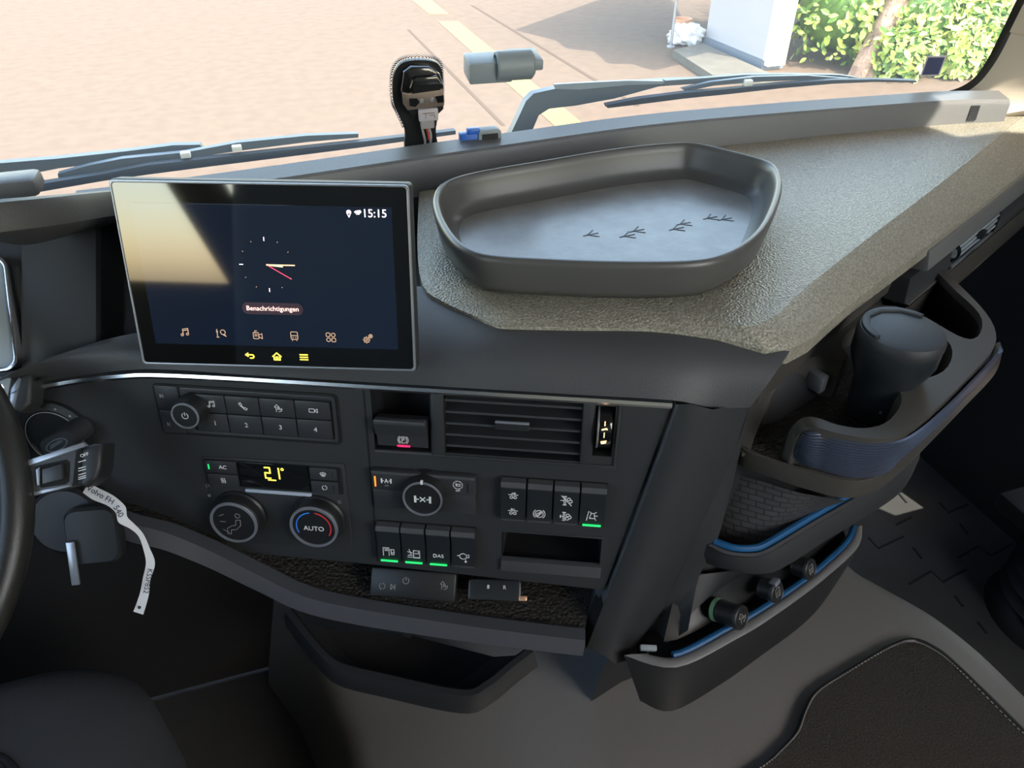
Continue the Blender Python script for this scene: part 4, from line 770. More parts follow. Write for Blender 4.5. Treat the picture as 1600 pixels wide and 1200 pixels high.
# ================================================================== PASSENGER FASCIA
Q = frame(V(1447, 396, .856), -26.4, 6)
pf = root('passenger_fascia', 'grey passenger fascia with slim vent strip under the pad edge', 'fascia', Q)
def qpoly(px, c=0): return [on2(Q, u, v, c) for u, v in px]
B().prism([(.0, .004), (.75, .004), (.75, -.028), (.012, -.028)], -.02, .004, .004).build('upper_trim', 'ledge', pf)
B().prism([(-.02, -.028), (.75, -.028), (.75, -.062), (-.02, -.062)], -.03, -.004, .001, holes=[qpoly([(1488, 390), (1483, 426), (1551, 379), (1566, 330)], -.004)]).build('vent_panel', 'panel', pf, smooth=0)
B().prism([(-.02, -.062), (.75, -.062), (.75, -.0655), (-.02, -.0655)], -.02, .001, .001).build('silver_line', 'chrome', pf)
B().loft([[Vector((x, y, z)) for y, z in [(-.0655, -.002), (-.10, -.004), (-.14, -.020), (-.16, -.06), (-.17, -.2)]] for x in (-.02, .75)]).build('lower_panel', 'console', pf)
qv = qpoly([(1488, 390), (1483, 426), (1551, 379), (1566, 330)], -.004)
b = B(); r0 = [Vector((*p, -.005)) for p in qv]; r1 = [p+Vector((0, 0, -.03)) for p in r0]; b.loft([r0, r1], closed=True); b.poly(r1); b.build('vent_box', 'void', pf, smooth=0)
ax0, ax1 = qv[0][0]+.028, qv[2][0]-.006
for k in range(4):
    yb = -.0325-.0075*k; B().box(ax0, ax1-.003*k, yb-.0026, yb+.0012, -.016, -.003, .0008).build('slat', 'bracket', pf)  # slats coloured paler to stand for sunlight on this vent
xm = (ax0+ax1)/2; B().box(xm-.012, xm+.006, -.050, -.040, -.006, .004, .0015).build('vent_tab', 'black', pf)
B().lathe([(.012, -.004), (.0145, -.003), (.0145, .003), (.012, .004)], n=30, M=at((qv[0][0]+.016, -.045, -.012)) @ Matrix.Rotation(math.pi/2, 4, 'Y')).build('thumbwheel', 'blackgloss', pf)

# ================================================================== CUP HOLDER CONSOLE
ZC, ZF = .80, .746
con = root('cup_holder_console', 'moulded cup holder console with ribbed blue grey band beside the pad', 'console', at(V(1330, 700, ZF)))
fro = [(1452, 404), (1500, 446), (1540, 488), (1556, 520), (1550, 548), (1510, 592), (1470, 632), (1430, 666), (1400, 682), (1360, 685), (1310, 677), (1280, 669), (1260, 668), (1246, 682), (1236, 694), (1230, 688)]
notch = [(1233, 674), (1246, 658), (1262, 651), (1284, 655), (1310, 664), (1350, 669), (1383, 661), (1403, 641), (1409, 622), (1402, 605), (1390, 595), (1402, 590), (1440, 592), (1474, 580), (1488, 556), (1480, 532), (1440, 506), (1390, 498), (1345, 506), (1320, 524), (1315, 540), (1325, 556), (1318, 562), (1290, 557), (1265, 559)]
flank = [(1240, 571, .795), (1215, 602, .785), (1195, 645, .77), (1180, 680, .755), (1172, 702, .748), (1160, 708, .747), (1156, 692, .75), (1165, 655, .765), (1182, 615, .782), (1206, 580, .794), (1236, 550, .80)]
TIP = {(1260, 668): .795, (1246, 682): .784, (1236, 694): .771, (1230, 688): .771, (1233, 674): .777, (1246, 658): .79}
deck = smoothpath([V(u, v, TIP.get((u, v), ZC)) for u, v in [(1300, 506), (1360, 462), (1432, 406)]+fro+notch]+[V(u, v, z) for u, v, z in flank], 3, True)
binh = [V(u, v, ZC) for u, v in [(1366, 470), (1440, 414), (1495, 456), (1530, 490), (1534, 514), (1522, 529), (1496, 524), (1440, 492), (1400, 478)]]; binh = smoothpath(binh, 3, True)
B().slab(deck, .06, ZF-.004, holes=[binh]).build('console_deck', 'console', con, True, smooth=30)
allp = [V(u, v, ZF) for u, v in [(1236, 585), (1432, 450), (1540, 540), (1500, 610), (1420, 700), (1372, 742), (1325, 750), (1217, 725), (1166, 706), (1175, 660)]]
B().slab(allp, .006).build('console_floor', 'hex', con, True, smooth=0)
# ribbed band round the outside of the rim
bt = smoothpath([V(1240, 696, .766), V(1260, 675, .788)]+[V(u, v, .794) for u, v in [(1268, 672), (1285, 672), (1310, 680), (1360, 688), (1400, 685), (1432, 668), (1472, 634), (1512, 594), (1552, 550), (1559, 522)]], 6)
bb_ = smoothpath([V(u, v, .7505) for u, v in [(1236, 704), (1246, 716), (1268, 726), (1290, 733), (1332, 742), (1378, 736), (1408, 708), (1450, 668), (1500, 615), (1546, 566), (1556, 538)]], 6)
nrib = 15; secs = []
for i in range(nrib):
    for dd, tt in ((0.0, i/nrib), (.0024, (i+.3)/nrib), (.0024, (i+.65)/nrib)):
        rowp = []
        for j, (a, c) in enumerate(zip(bt, bb_)):
            p = a.lerp(c, tt); tq = bt[min(j+1, len(bt)-1)]-bt[max(j-1, 0)]; n = Vector((tq.y, -tq.x, 0)).normalized(); n = n if n.dot(p-V(1420, 560, .79)) > 0 else -n; bul = .004*math.sin(math.pi*tt)
            rowp.append(p+n*(dd+bul+.003))
        secs.append(rowp)
B().loft(secs).build('ribbed_band', 'rib', con, True, smooth=12)
# base lip under the mat
lt = [(1157, 700), (1172, 709), (1217, 726), (1270, 740), (1325, 752), (1372, 744), (1412, 712), (1455, 672), (1505, 620), (1550, 570), (1562, 535)]
lb = [(1150, 722), (1164, 731), (1205, 746), (1262, 765), (1318, 778), (1362, 771), (1405, 740), (1450, 695), (1505, 638), (1554, 585), (1566, 550)]
l1 = smoothpath([V(u, v, .749) for u, v in lt], 5); l2 = smoothpath([V(u, v, .722) for u, v in lb], 5); lin = [p.lerp(V(1330, 640, ZF), .03)+Vector((0, 0, .0015)) for p in l1]

ins = [p+Vector((.02, .05, -.012)) for p in l2]
B().loft([[withz(p.lerp(V(1330, 640, ZF), .05), .7465) for p in l1], lin, [p+Vector((0, 0, .001)) for p in l1], [a.lerp(b, .5)+Vector((.0, -.002, 0)) for a, b in zip(l1, l2)], l2, ins, [p+Vector((.05, .15, 0)) for p in ins]]).build('base_lip', 'console', con, True, smooth=50)
# bin liner, clips
bl = [withz(p, ZC-.01) for p in binh]; b = B(); b.loft([bl, [withz(p, .70) for p in bl]], closed=True); b.poly([withz(p, .70) for p in bl]); b.build('bin_liner', 'void', con, True, smooth=0)
for u, v, z, rz, tl in ((1280, 598, .775, .3, 0), (1375, 645, .765, -.9, .2)):
    o = B().box(-.006, .006, -.010, .010, -.011, .011, .002).build('spring_clip', 'silver', con); o.matrix_parent_inverse = ROOTM[con.name].inverted()
    o.matrix_basis = at(V(u, v, z)+Vector((.004, .008, -.004))) @ Matrix.Rotation(rz, 4, 'Z') @ Matrix.Rotation(tl, 4, 'X')
# ashtray cup
ac = V(1408, 522, .85)
ash = root('ashtray_cup', 'black cylindrical ashtray cup with hinged lid in the console hole', 'ashtray', at(withz(ac, ZF)))
B().lathe([(0, .001), (.027, .001), (.0285, .004), (.030, .038), (.033, .052), (.039, .066), (.043, .078), (.043, .094), (.0425, .096), (0, .096)], n=52).build('cup', 'switch', ash)
B().lathe([(.0430, .0965), (.0435, .099), (.0435, .105), (.0415, .1095), (.037, .111), (0, .1115)], n=52).build('lid', 'panel', ash)
B().prism([(.0405*math.cos(a), .0405*math.sin(a)) for a in [math.radians(20+170*i/18) for i in range(19)]]+[(.034*math.cos(a), .034*math.sin(a)) for a in [math.radians(190-34*i) for i in range(6)]], .1085, .1132, .0008).build('lid_hinge', 'panel', ash)

# ================================================================== POCKET AND LOWER TRAY
pk2 = root('console_pocket', 'woven rubber pocket with blue edge below the cup holder console', 'pocket', at(V(1200, 850, .60)))
c1 = smoothpath([V(u, v, .640) for u, v in [(1117, 847), (1132, 853), (1150, 858), (1178, 858), (1200, 850), (1260, 814), (1318, 780), (1380, 744), (1425, 700)]], 5)
c2 = smoothpath([V(u, v, .638) for u, v in [(1106, 853), (1128, 864), (1152, 870), (1184, 870), (1208, 861), (1268, 824), (1330, 789), (1400, 745), (1434, 697)]], 5)
c3 = smoothpath([V(u, v, .606) for u, v in [(1086, 872), (1118, 885), (1150, 893), (1190, 897), (1226, 886), (1290, 845), (1345, 812), (1408, 768), (1436, 718)]], 5)
B().tube([p+Vector((.001, .002, -.001)) for p in c1[:-6]], .0042, 10).build('blue_edge', 'blue', pk2, True)
B().loft([[a.lerp(b, .3)+Vector((0, 0, -.001)) for a, b in zip(c1, c2)], [a.lerp(b, .6)+Vector((0, 0, .0015)) for a, b in zip(c1, c2)], [p+Vector((0, 0, .0008)) for p in c2]]).build('pocket_rim', 'band', pk2, True)
B().loft([c2, [a.lerp(b, .5)+Vector((.0, -.003, 0)) for a, b in zip(c2, c3)], c3, [p+Vector((.01, .035, -.006)) for p in c3], [p+Vector((.02, .06, -.05)) for p in c3]]).build('pocket_front', 'panel', pk2, True, smooth=50)
wt = smoothpath([V(u, v, .69) for u, v in [(1146, 740), (1190, 752), (1250, 770), (1322, 782)]], 6); wb = smoothpath([V(u, v, .60) for u, v in [(1118, 848), (1150, 862), (1205, 860), (1322, 790)]], 6)
B().loft([wt, [a.lerp(b, .5)+Vector((0, .004, 0)) for a, b in zip(wt, wb)], wb]).build('woven_back', 'weave', pk2, True)
# console body behind it all
cbp = [Vector((.285, .455, 0)), Vector((.34, .470, 0)), Vector((.40, .475, 0)), Vector((.47, .478, 0)), Vector((.58, .52, 0)), Vector((.68, .575, 0)), Vector((.78, .65, 0)), Vector((.95, .74, 0))]
B().loft([[withz(p, z)+Vector((0, dy, 0)) for p in cbp] for z, dy in ((.80, .06), (.722, .02), (.60, .012), (.50, .012), (.34, .05), (.10, .09))]).build('console_body', 'panel2', con, True, smooth=60)
# left cheek between frame and pocket
ck0 = smoothpath([P @ on(P, u, v, -.045) for u, v in rt_], 4); ck1 = smoothpath([V(1156, 700, .745), V(1148, 742, .715), V(1120, 846, .640), V(1092, 902, .585), V(1075, 985, .545)], 4)
B().loft([ck0, [a.lerp(b, .5)+Vector((0, -.002, 0)) for a, b in zip(ck0, ck1)], ck1]).build('side_cheek', 'panel', con, True, smooth=50)
ck2 = smoothpath([V(1075, 985, .545), V(1110, 950, .56), V(1160, 915, .575), V(1225, 886, .60)], 4); 
B().loft([[V(1092, 902, .585).lerp(V(1225, 888, .602), i/(len(ck2)-1))+Vector((0, .004, 0)) for i in range(len(ck2))], [p+Vector((.002, .012, 0)) for p in ck2]]).build('lower_cheek', 'panel2', con, True)
lt_ = root('lower_console_tray', 'long black tray box with blue liner and pale rim above the tunnel', 'tray', at(V(1200, 1000, .45)))
ZT = .54
t1 = smoothpath([V(u, v, ZT) for u, v in [(1020, 1024), (1062, 1025), (1140, 984), (1200, 949), (1268, 901), (1322, 852), (1335, 826)]], 5)
t2 = smoothpath([V(u, v, ZT) for u, v in [(975, 1024), (1056, 1043), (1150, 999), (1212, 961), (1284, 908), (1340, 856), (1347, 822)]], 5)
t3 = smoothpath([V(u, v, .452) for u, v in [(1000, 1095), (1050, 1111), (1128, 1068), (1190, 1024), (1254, 976), (1292, 934), (1330, 870)]], 5)
B().tube([p+Vector((.002, .003, -.001)) for p in t1[4:]], .0045, 10).build('blue_liner', 'blue', lt_, True)
B().loft([t1, [a.lerp(b, .3)+Vector((0, 0, .003)) for a, b in zip(t1, t2)], [a.lerp(b, .8)+Vector((0, 0, .002)) for a, b in zip(t1, t2)], t2]).build('tray_rim', 'ledge', lt_, True, smooth=60)
B().loft([t2, [a.lerp(b, .1)+Vector((0, -.002, 0)) for a, b in zip(t2, t3)], t3, [p+Vector((.02, .06, -.005)) for p in t3]]).build('tray_box', 'panel2', lt_, True, smooth=40)
tb = [p+Vector((.02, .05, -.03)) for p in t1]
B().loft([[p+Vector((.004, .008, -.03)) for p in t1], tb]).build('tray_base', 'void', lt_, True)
def resamp(path, n): return [path[round(i*(len(path)-1)/(n-1))] for i in range(n)]
fa, fb = resamp(c3[:-4], 14), resamp(t1[3:], 14)
B().loft([[p+Vector((.006, .022, -.004)) for p in fa], [p.lerp(q, .5)+Vector((.014, .034, -.01)) for p, q in zip(fa, fb)], [q+Vector((.012, .026, -.012)) for q in fb]]).build('back_wall', 'black', lt_, True, smooth=60)
for (u, v, r, ln, ex_), lb_ in zip(((1160, 966, .0135, .030, 1), (1216, 926, .0125, .022, 0), (1268, 890, .0125, .022, 0)), ('ribbed black socket plug with pale green ring in the lower tray', 'black socket plug with bright tab between two other plugs', 'plain black socket plug near the end of the lower tray')):
    M_ = frame(V(u, v, .562), -28, 24)
    pg = root('socket_plug', lb_, 'plug', M_, 'socket plugs in the lower tray')
    bd = B().lathe([(0, -ln), (r*.85, -ln)]+[(r*(.97 if k % 2 else 1.0), -ln+.002+k*(ln-.006)/9) for k in range(10)]+[(r*1.04, -.004), (r*1.04, -.001), (r*.95, 0), (r*.9, -.0005), (0, -.0005)], n=32).build('plug_body', 'black', pg)
    B().lathe([(r*1.05, -.0045), (r*1.06, -.002), (r*1.0, -.0005)], n=32).build('plug_collar', 'panel', pg)
    icon('route' if ex_ else 'truck', 0, 0, -.0005, r*.5, 'markdim', pg, .0007)
    if ex_: B().lathe([(r*.8, -ln-.006), (r*1.02, -ln-.005), (r*1.02, -ln), (r*.8, -ln)], n=32).build('green_ring', 'mint', pg)
    elif u < 1240: B().box(-.003, .008, r*.75, r*1.2, -.008, .001, .001).build('bright_tab', 'silver', pg)
o = B().box(-.008, .010, -.003, .003, -.004, .002, .001).build('paper_scrap', 'bracket'); o.location = V(1012, 1012, .552); o.rotation_euler = (.3, .1, -.3); tag(o, 'small pale scrap tucked at the end of the lower tray', 'paper')

# ================================================================== TUNNEL, CARPET, FLOOR TREAD
ZTU = .25
te = [(1250, 800), (1323, 884), (1368, 914), (1428, 947), (1470, 974), (1530, 1022), (1600, 1090), (1700, 1190)]
tu = smoothpath([V(u, v, ZTU) for u, v in te], 4)
tlft = smoothpath([V(u, v, ZTU) for u, v in [(420, 900), (470, 960), (500, 1020), (530, 1090), (545, 1130), (560, 1180), (580, 1230), (620, 1330)]], 4)
tun = root('engine_tunnel', 'grey vinyl engine tunnel cover beside the console', 'engine cover', at(V(1100, 1150, 0)))
B().loft([[withz(p, 0)+Vector((.05, .03, .0)) for p in tu], [p+Vector((.02, .012, -.03)) for p in tu], [p+Vector((.006, .004, -.006)) for p in tu]]+[[a.lerp(b, t) for a, b in zip(tu, tlft)] for t in (.02, .25, .5, .75, .98)]+[[p+Vector((-.01, -.01, -.02)) for p in tlft], [withz(p, 0)+Vector((-.05, -.04, 0)) for p in tlft]]).build('tunnel_skin', 'tunnel', tun, True, smooth=60)
co = smoothpath([V(u, v, ZTU+.012) for u, v in [(1140, 1250), (1200, 1188), (1239, 1147), (1254, 1110), (1273, 1079), (1320, 1048), (1392, 1006), (1428, 997), (1461, 1009), (1500, 1039), (1600, 1138), (1700, 1240), (1500, 1400), (1250, 1400)]], 5, True)
cpt = root('carpet_mat', 'dark brown looped carpet mat with stitched edge on the tunnel', 'mat', at(V(1400, 1120, ZTU)))
cc_ = sum(co, Vector())/len(co)
B().slab([p.lerp(cc_, .035) for p in co], .010).build('carpet_field', 'carpet', cpt, True, smooth=0)
B().loft([[withz(p, ZTU+.0005) for p in co], co, [p.lerp(cc_, .03)+Vector((0, 0, .002)) for p in co], [p.lerp(cc_, .045) for p in co]], closed=True).build('bound_edge', 'black', cpt, True, smooth=60)
b = B()
for i in range(0, len(co)):
    for f_ in (0, .33, .66):
        p = co[i].lerp(co[(i+1) % len(co)], f_).lerp(cc_, .05); q_ = co[i].lerp(co[(i+1) % len(co)], f_+.18).lerp(cc_, .05)
        if (q_-p).length > 1e-4: b.tube([p+Vector((0, 0, .0012)), q_+Vector((0, 0, .0012))], .0009, 5)
tag(b.build('stitching', 'markdim', cpt, True), kind='stuff')
flo = bpy.data.objects['floor']; ROOTM['floor'] = Matrix()
for pl in [[(1357, 840), (1372, 857), (1412, 838)], [(1427, 856), (1440, 873)], [(1497, 871), (1528, 853), (1548, 868), (1582, 850)], [(1468, 786), (1482, 801), (1512, 788)], [(1500, 818), (1512, 835)], [(1420, 913), (1455, 893), (1473, 910), (1508, 890)], [(1492, 931), (1505, 948)], [(1528, 972), (1542, 990)], [(1405, 772), (1417, 786)], [(1566, 888), (1577, 903)], [(1400, 820), (1424, 808)], [(1540, 800), (1556, 815), (1584, 800)], [(1420, 700), (1432, 712)], [(1470, 740), (1496, 726)]]:
    B().sweep([(-.003, 0), (.003, 0), (.002, .002), (-.002, .002)], [V(u, v, .0002) for u, v in pl]).build('tread_ridge', 'rubberdark', flo, True, smooth=0)
# passenger seat gaiter at the frame edge
gp = V(1650, 965, 0); ga = root('seat_gaiter', 'black ribbed rubber gaiter of the passenger seat base', 'gaiter', at(gp))
pr = [(0, 0), (.13, 0)]
for k in range(5): pr += [(.12, .02+.035*k), (.095, .035+.035*k), (.115, .05+.035*k)]
B().lathe(pr+[(.09, .21), (0, .21)], n=40).build('gaiter_folds', 'black', ga); B().box(-.12, .2, -.2, .15, .21, .25, .01).build('seat_plate', 'panel2', ga)

# ================================================================== DRIVER SIDE
hd = root('instrument_hood', 'textured brow and dark side panel of the instrument hood', 'hood', at(V(100, 330, .90)))
h1 = smoothpath([V(-80, 322, 1.035), V(0, 313, 1.03), V(90, 306, 1.015), V(175, 298, .985), V(260, 290, .96), V(340, 284, .945)], 4)
B().sweep([(-.05, -.03), (.0, .001), (.006, .0), (.010, -.006), (.012, -.022), (.008, -.027), (-.05, -.045)], h1).build('brow', 'band', hd, True)
hp = frame(V(95, 560, .845), 8, 36)
B().prism([on2(hp, u, v) for u, v in [(33, 335), (150, 325), (150, 545), (98, 572), (33, 590)]], -.012, 0, .001).build('side_panel', 'panel', hd); o = bpy.data.objects['side_panel']; o.matrix_parent_inverse = ROOTM[hd.name].inverted(); o.matrix_basis = hp
B().prism([on2(hp, u, v, -.034) for u, v in [(150, 335), (215, 330), (225, 528), (150, 545)]], -.05, -.034, .001).build('corner_panel', 'panel2', hd); o = bpy.data.objects['corner_panel']; o.matrix_parent_inverse = ROOTM[hd.name].inverted(); o.matrix_basis = hp
cl = frame(V(-20, 575, .845), 8, 36)
ic_ = root('instrument_display', 'instrument display with bright silver frame behind the wheel', 'display', cl)
ox = on2(cl, 18, 480, .006)[0]; oy1 = on2(cl, 8, 397, .006)[1]; oy0 = on2(cl, 8, 580, .006)[1]
B().prism(rrect(-.30, ox, oy0, oy1, .012, 5), -.01, .006, .001, holes=[rrect(-.297, ox-.004, oy0+.004, oy1-.004, .010, 5)]).build('display_frame', 'chrome', ic_)
B().prism(rrect(-.297, ox-.004, oy0+.004, oy1-.004, .010, 5), -.008, .003).build('display_glass', 'bracket', ic_, smooth=0)
B().prism(rrect(-.32, ox+.016, oy0-.01, oy1+.03, .012, 5), -.02, -.0102).build('display_surround', 'black', ic_)
dg = B().box(-.06, .030, -.02, .02, -.012, .008, .006).build('hood_speaker', 'ledge'); dg.location = V(5, 290, .968)+Vector((0, .02, -.005)); tag(dg, 'small grey rounded box on the brow of the instrument hood', 'box')
# steering wheel
SWM = frame(D(-462, 838, .60), 0, 46)
sw = root('steering_wheel', 'dark leather steering wheel rim at the driver side', 'steering wheel', SWM)
B().tube([Vector((.226*math.cos(a), .226*math.sin(a), 0)) for a in [k*2*math.pi/72 for k in range(72)]], .0150, 18, loop=True).build('rim', 'leather', sw, smooth=80)
B().lathe([(0, .01), (.06, .01), (.08, 0), (.085, -.02), (.06, -.05), (.035, -.16), (0, -.16)], n=36).build('hub', 'black', sw)
for a in (20, 160, 270):
    t = math.radians(a); B().sweep([(-.012, -.004), (.012, -.004), (.012, .004), (-.012, .004)], [Vector((.07*math.cos(t), .07*math.sin(t), -.005)), Vector((.222*math.cos(t), .222*math.sin(t), -.004))]).build('spoke', 'black', sw)
# stalks
def stalk(name, label, px, o_px, depth, head, tilt, th, m, extra):
    M_ = frame(D(*o_px, depth), head, tilt); t = root(name, label, 'stalk', M_, 'steering column stalks')
    B().prism([on2(M_, u, v) for u, v in px], -th, 0, .004, 3).build('stalk_body', m, t)
    extra(t, M_); return t
def ex1(t, M_):
    pp = lambda L, c=.0: [on2(M_, u, v, c) for u, v in L]
    B().prism(pp([(126, 702), (146, 693), (160, 694), (158, 728), (152, 748), (134, 762), (124, 758)]), -.028, .001, .004, 3).build('end_cap', 'panel2', t)
    B().prism(pp([(120, 704), (128, 700), (127, 735), (122, 758), (114, 758)]), -.001, .0008).build('ring_groove', 'void', t)
    B().prism(pp([(56, 730), (62, 727), (104, 718), (109, 722), (108, 752), (102, 757), (66, 762), (58, 756)]), 0, .0012).build('button_recess', 'void', t)
    B().prism(pp([(69, 733), (100, 724), (102, 748), (70, 756)]), .001, .005, .0012).build('square_button', 'button', t)
    B().prism(pp([(58, 733), (64, 729), (64, 758), (60, 758)]), .001, .003, .0005).build('button_ring', 'silver', t)
    B().prism(pp([(40, 720), (130, 691), (136, 697), (42, 729)]), -.004, .0012, .001).build('top_edge', 'silver', t)
    B().prism(pp([(50, 768), (112, 756), (112, 760), (52, 775)]), -.004, .0012, .001).build('lower_edge', 'silver', t)
    x, y = on2(M_, 132, 711, .001); text('OFF', .0042, x, y, .0012, 'mark', t, rot=.2)
    for v in (721, 731, 735, 741, 745, 748):
        a, c = on2(M_, 123, v+1, .001), on2(M_, 134, v-2, .001); B().strokes([[a, c]], .0007, .001, .0014).build('mark', 'mark', t, smooth=0)
stalk('control_stalk', 'grey stalk with square button and OFF marking below the key switch', [(20, 735), (40, 721), (120, 696), (128, 702), (126, 757), (110, 762), (55, 775), (20, 782)], (90, 735), .66, 8, 40, .026, 'switchtop', ex1)
def ex2(t, M_):
    pp = lambda L, c=.0: [on2(M_, u, v, c) for u, v in L]
    B().prism(pp([(24, 590), (44, 582), (50, 590), (48, 630), (30, 645), (18, 642)]), -.024, .001, .004, 3).build('end_cap', 'panel', t)
    B().prism(pp([(18, 608), (30, 590), (34, 592), (22, 644), (15, 642)]), 0, .0018, .0006).build('bright_edge', 'silver', t)
    x, y = on2(M_, 4, 604, .001); text('A', .0052, x, y, .0022, 'ui_white', t); x, y = on2(M_, 3, 616, .001); text('O', .0052, x, y, .0022, 'ui_white', t)
    B().prism(pp([(-30, 590), (14, 588), (18, 592), (12, 625), (-30, 640)]), -.01, .0015, .002).build('grey_sleeve', 'bracket', t)
stalk('gear_stalk', 'grey stalk marked A and O above the key switch', [(-40, 592), (20, 586), (30, 595), (24, 640), (-40, 650)], (20, 615), .72, 8, 40, .024, 'panel2', ex2)
# key switch
kx, ky = on2(P, 92, 680)
ks = root('key_switch', 'round ignition key switch with silver oval emblem behind the stalk', 'key switch', P)
B().lathe([(.042, .0004), (.041, .004), (.033, .006), (.031, .003), (0, .002)], kx, ky, 0, 44).build('bezel', 'black', ks)
B().lathe([(.0312, .0058), (.0316, .0068), (.0308, .0070)], kx, ky, 0, 44).build('bezel_line', 'markdim', ks)
for a in (115, 75, 50, 30): B().box(kx+.036*math.cos(math.radians(a))-.001, kx+.036*math.cos(math.radians(a))+.001, ky+.036*math.sin(math.radians(a))-.001, ky+.036*math.sin(math.radians(a))+.001, .005, .0056).build('position_mark', 'markdim', ks, smooth=0)
B().strokes([[(kx-.012, ky-.004), (kx+.004, ky+.006)]], .0013, .003, .0036).build('pointer', 'ui_gold', ks, smooth=0)
hx, hy = on2(P, 93, 692, .026); M_ = at((hx, hy, .002)) @ Matrix.Rotation(math.radians(30), 4, 'Z')
o = B().loft([[Vector((x*k, y*k, z)) for x, y in rrect(-.024, .024, -.012, .012, .011, 5)] for z, k in ((0, 1), (.018, .96), (.026, .9), (.028, .8))], closed=True, caps=True).build('key_head', 'button', ks); o.matrix_basis = M_
e1_ = B().strokes([[(.014*math.cos(a), .0055*math.sin(a)) for a in [k*2*math.pi/24 for k in range(25)]], [(-.009, 0), (.009, .001)], [(-.007, .002), (.007, .0025)]], .0011, .028, .0288).build('emblem', 'silver', ks); e1_.matrix_basis = M_
# paper tag
tg = root('paper_key_tag', 'long white paper key tag with handwriting hanging from the key', 'tag', at(D(195, 840, .70)))
cen_ = [(134, 762), (150, 772), (172, 782), (188, 796), (192, 812), (206, 822), (220, 836), (229, 858), (235, 880), (229, 905), (225, 930), (216, 958)]
wid = [9, 10, 9, 9, 8, 5, 4, 5, 7, 6, 7, 8]; dep = [.70, .70, .70, .70, .70, .705, .71, .71, .71, .71, .71, .71]
A_, C_ = [], []
for i, (u, v) in enumerate(cen_):
    a = Vector(cen_[max(0, i-1)]); c = Vector(cen_[min(len(cen_)-1, i+1)]); t = (c-a).normalized(); n = Vector((-t.y, t.x))*wid[i]
    A_.append(D(u+n.x, v+n.y, dep[i])); C_.append(D(u-n.x, v-n.y, dep[i]+.003))
A_, C_ = smoothpath(A_, 4), smoothpath(C_, 4)
B().loft([A_, C_, [p+FWD*.0003 for p in C_], [p+FWD*.0003 for p in A_]], loop=True).build('strip', 'paper', tg, True)
def tagtext(s_, u, v, d, size, ang):
    Mx = Matrix((RT, UP, -FWD)).transposed().to_4x4(); Mx.translation = D(u, v, d-.0035)
    o = text(s_, size, 0, 0, 0, 'ink', tg, 'handwriting', rot=math.radians(ang)); o.matrix_parent_inverse = ROOTM[tg.name].inverted(); o.matrix_basis = Mx
tagtext('Volvo FH', 157, 773.5, .70, .0075, -30); tagtext('540', 185, 799, .70, .0080, -60); tagtext('KSSP852', 231, 908, .71, .0068, -101)
B().lathe([(0, 0), (.0016, 0), (.0016, .0004), (0, .0004)], n=12).build('punch_hole', 'ink', tg); o = bpy.data.objects['punch_hole']; Mx = Matrix((RT, UP, -FWD)).transposed().to_4x4(); Mx.translation = D(218, 949, .706); o.matrix_parent_inverse = ROOTM[tg.name].inverted(); o.matrix_basis = Mx
# column switchgear below the stalk
cs = root('column_lock', 'black steering column lock with hanging keys under the stalk', 'column lock', at(D(110, 820, .78)))
M_ = frame(D(100, 815, .76), 10, 30)
o = B().lathe([(0, -.05), (.034, -.05), (.036, -.004), (.032, 0), (0, .001)], n=36).build('lock_barrel', 'panel2', cs); o.matrix_parent_inverse = ROOTM[cs.name].inverted(); o.matrix_basis = M_
o = B().box(-.004, .004, -.045, 0, .002, .005, .001).build('key_blade', 'silver', cs); o.matrix_parent_inverse = ROOTM[cs.name].inverted(); o.matrix_basis = frame(D(112, 845, .74), 10, 30)
o = B().loft([[Vector((x*k, y*k, z)) for x, y in rrect(-.026, .026, -.03, .03, .012, 4)] for z, k in ((-.012, .9), (-.008, 1), (.004, 1), (.008, .9))], closed=True, caps=True).build('remote_key', 'panel2', cs); o.matrix_parent_inverse = ROOTM[cs.name].inverted(); o.matrix_basis = frame(D(148, 835, .75), 10, 30)
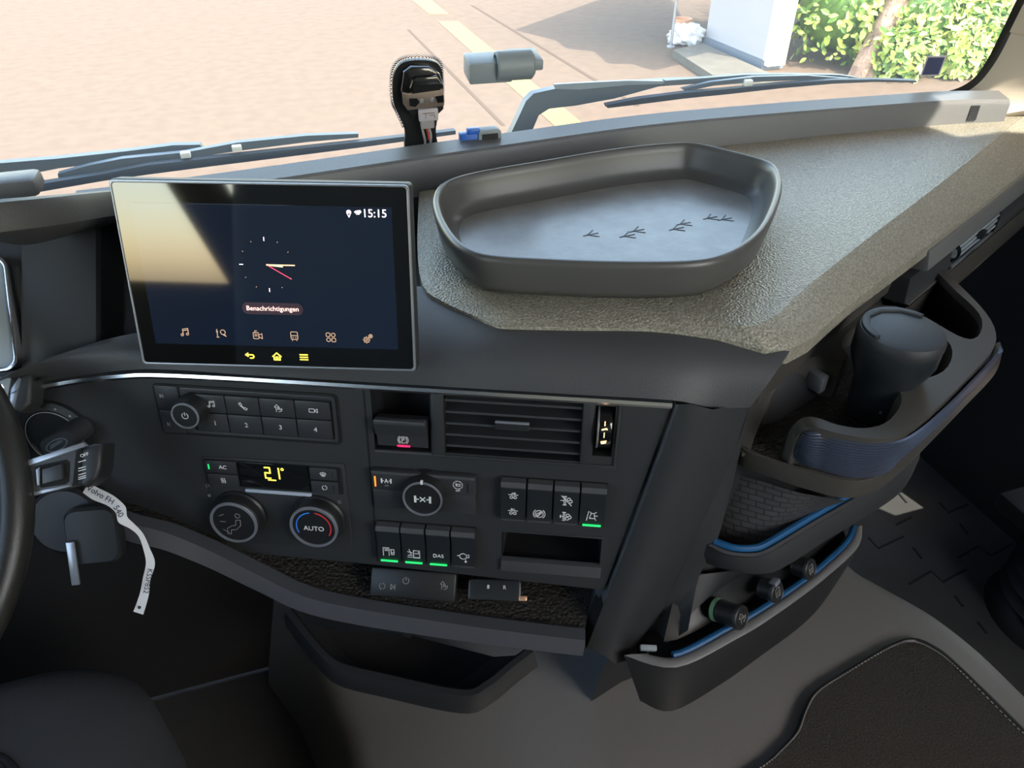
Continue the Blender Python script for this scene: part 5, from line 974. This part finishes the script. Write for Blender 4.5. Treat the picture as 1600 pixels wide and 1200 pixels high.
# driver seat cushion
st_ = root('driver_seat', 'dark grey fabric driver seat cushion with piped inner panel', 'seat', at((-.5, .3, .1)))
def cush(x0, x1, y0, y1, z0, z1, r, n=7):
    secs = []
    for k in range(9):
        a = math.pi/2*k/8; secs.append([Vector((x, y, z1-r+r*math.sin(a))) for x, y in rrect(x0+r*(1-math.cos(a)), x1-r*(1-math.cos(a)), y0+r*(1-math.cos(a)), y1-r*(1-math.cos(a)), .10, n)])
    return [[withz(p, z0) for p in secs[0]]]+secs
sx, sy = -.24, .60
cu = cush(-.78, sx, 0, sy, .36, .56, .07); b = B(); b.loft(cu, closed=True, caps=True); b.build('cushion', 'fabric', st_, True, smooth=80)
pn = cush(-.71, sx-.09, .05, sy-.10, .54, .572, .02); b = B(); b.loft(pn, closed=True, caps=True); b.build('inner_panel', 'fabric2', st_, True, smooth=80)
B().tube([withz(p, .561) for p in [Vector((x, y, 0)) for x, y in rrect(-.712, sx-.088, .048, sy-.098, .10, 8)]], .004, 8, loop=True).build('piping', 'black', st_, True)
b = B(); b.loft(cush(-.76, -.26, -.26, -.06, .52, 1.25, .06), closed=True, caps=True); b.build('shading_backrest', 'fabric', st_, True, smooth=80)  # out of view, added to hold back rear light on the left
B().box(-.72, -.28, .05, .5, 0, .36, .02).build('seat_base', 'black', st_, True)
bk_ = root('light_blocking_bunk', 'unseen low grey bunk added across the back of the cab to block light', 'bunk', at((.15, -.95, 0)))  # out of view, added to cut low light from behind
b = B(); b.loft(cush(-1.08, 1.38, -1.28, -.62, .52, .72, .05), closed=True, caps=True); b.build('blocker_top', 'fabric', bk_, True, smooth=80); B().box(-1.08, 1.38, -1.28, -.65, 0, .52, .01).build('blocker_base', 'panel2', bk_, True)
# things on the shelf
SM = frame(V(645, 914, .606), 23, 40)
us = root('socket_strip', 'black socket strip with faint symbols at the back of the shelf', 'socket strip', SM)
B().box(-.048, .048, -.016, .016, -.012, 0, .003).build('strip_body', 'black', us)
for ic, x, y in (('recirc', -.034, -.004), ('power', -.008, .004), ('next', -.022, -.004), ('route', .034, .002)): icon(ic, x, y, 0, .0045, 'markdim', us, .0006)
LMx = frame(V(777, 922, .600), 20, 50)
lg = root('black_remote', 'slim black remote with copper tip lying on the shelf', 'remote', LMx)
B().prism(rrect(-.032, .026, -.011, .011, .003, 3), -.008, .002, .0015).build('remote_body', 'switch', lg); B().box(.024, .033, -.0105, -.005, -.006, .003, .001).build('copper_tip', 'copper', lg)
text('8', .006, -.010, .003, .0021, 'mark', lg); text('R', .006, .008, .003, .0021, 'mark', lg)
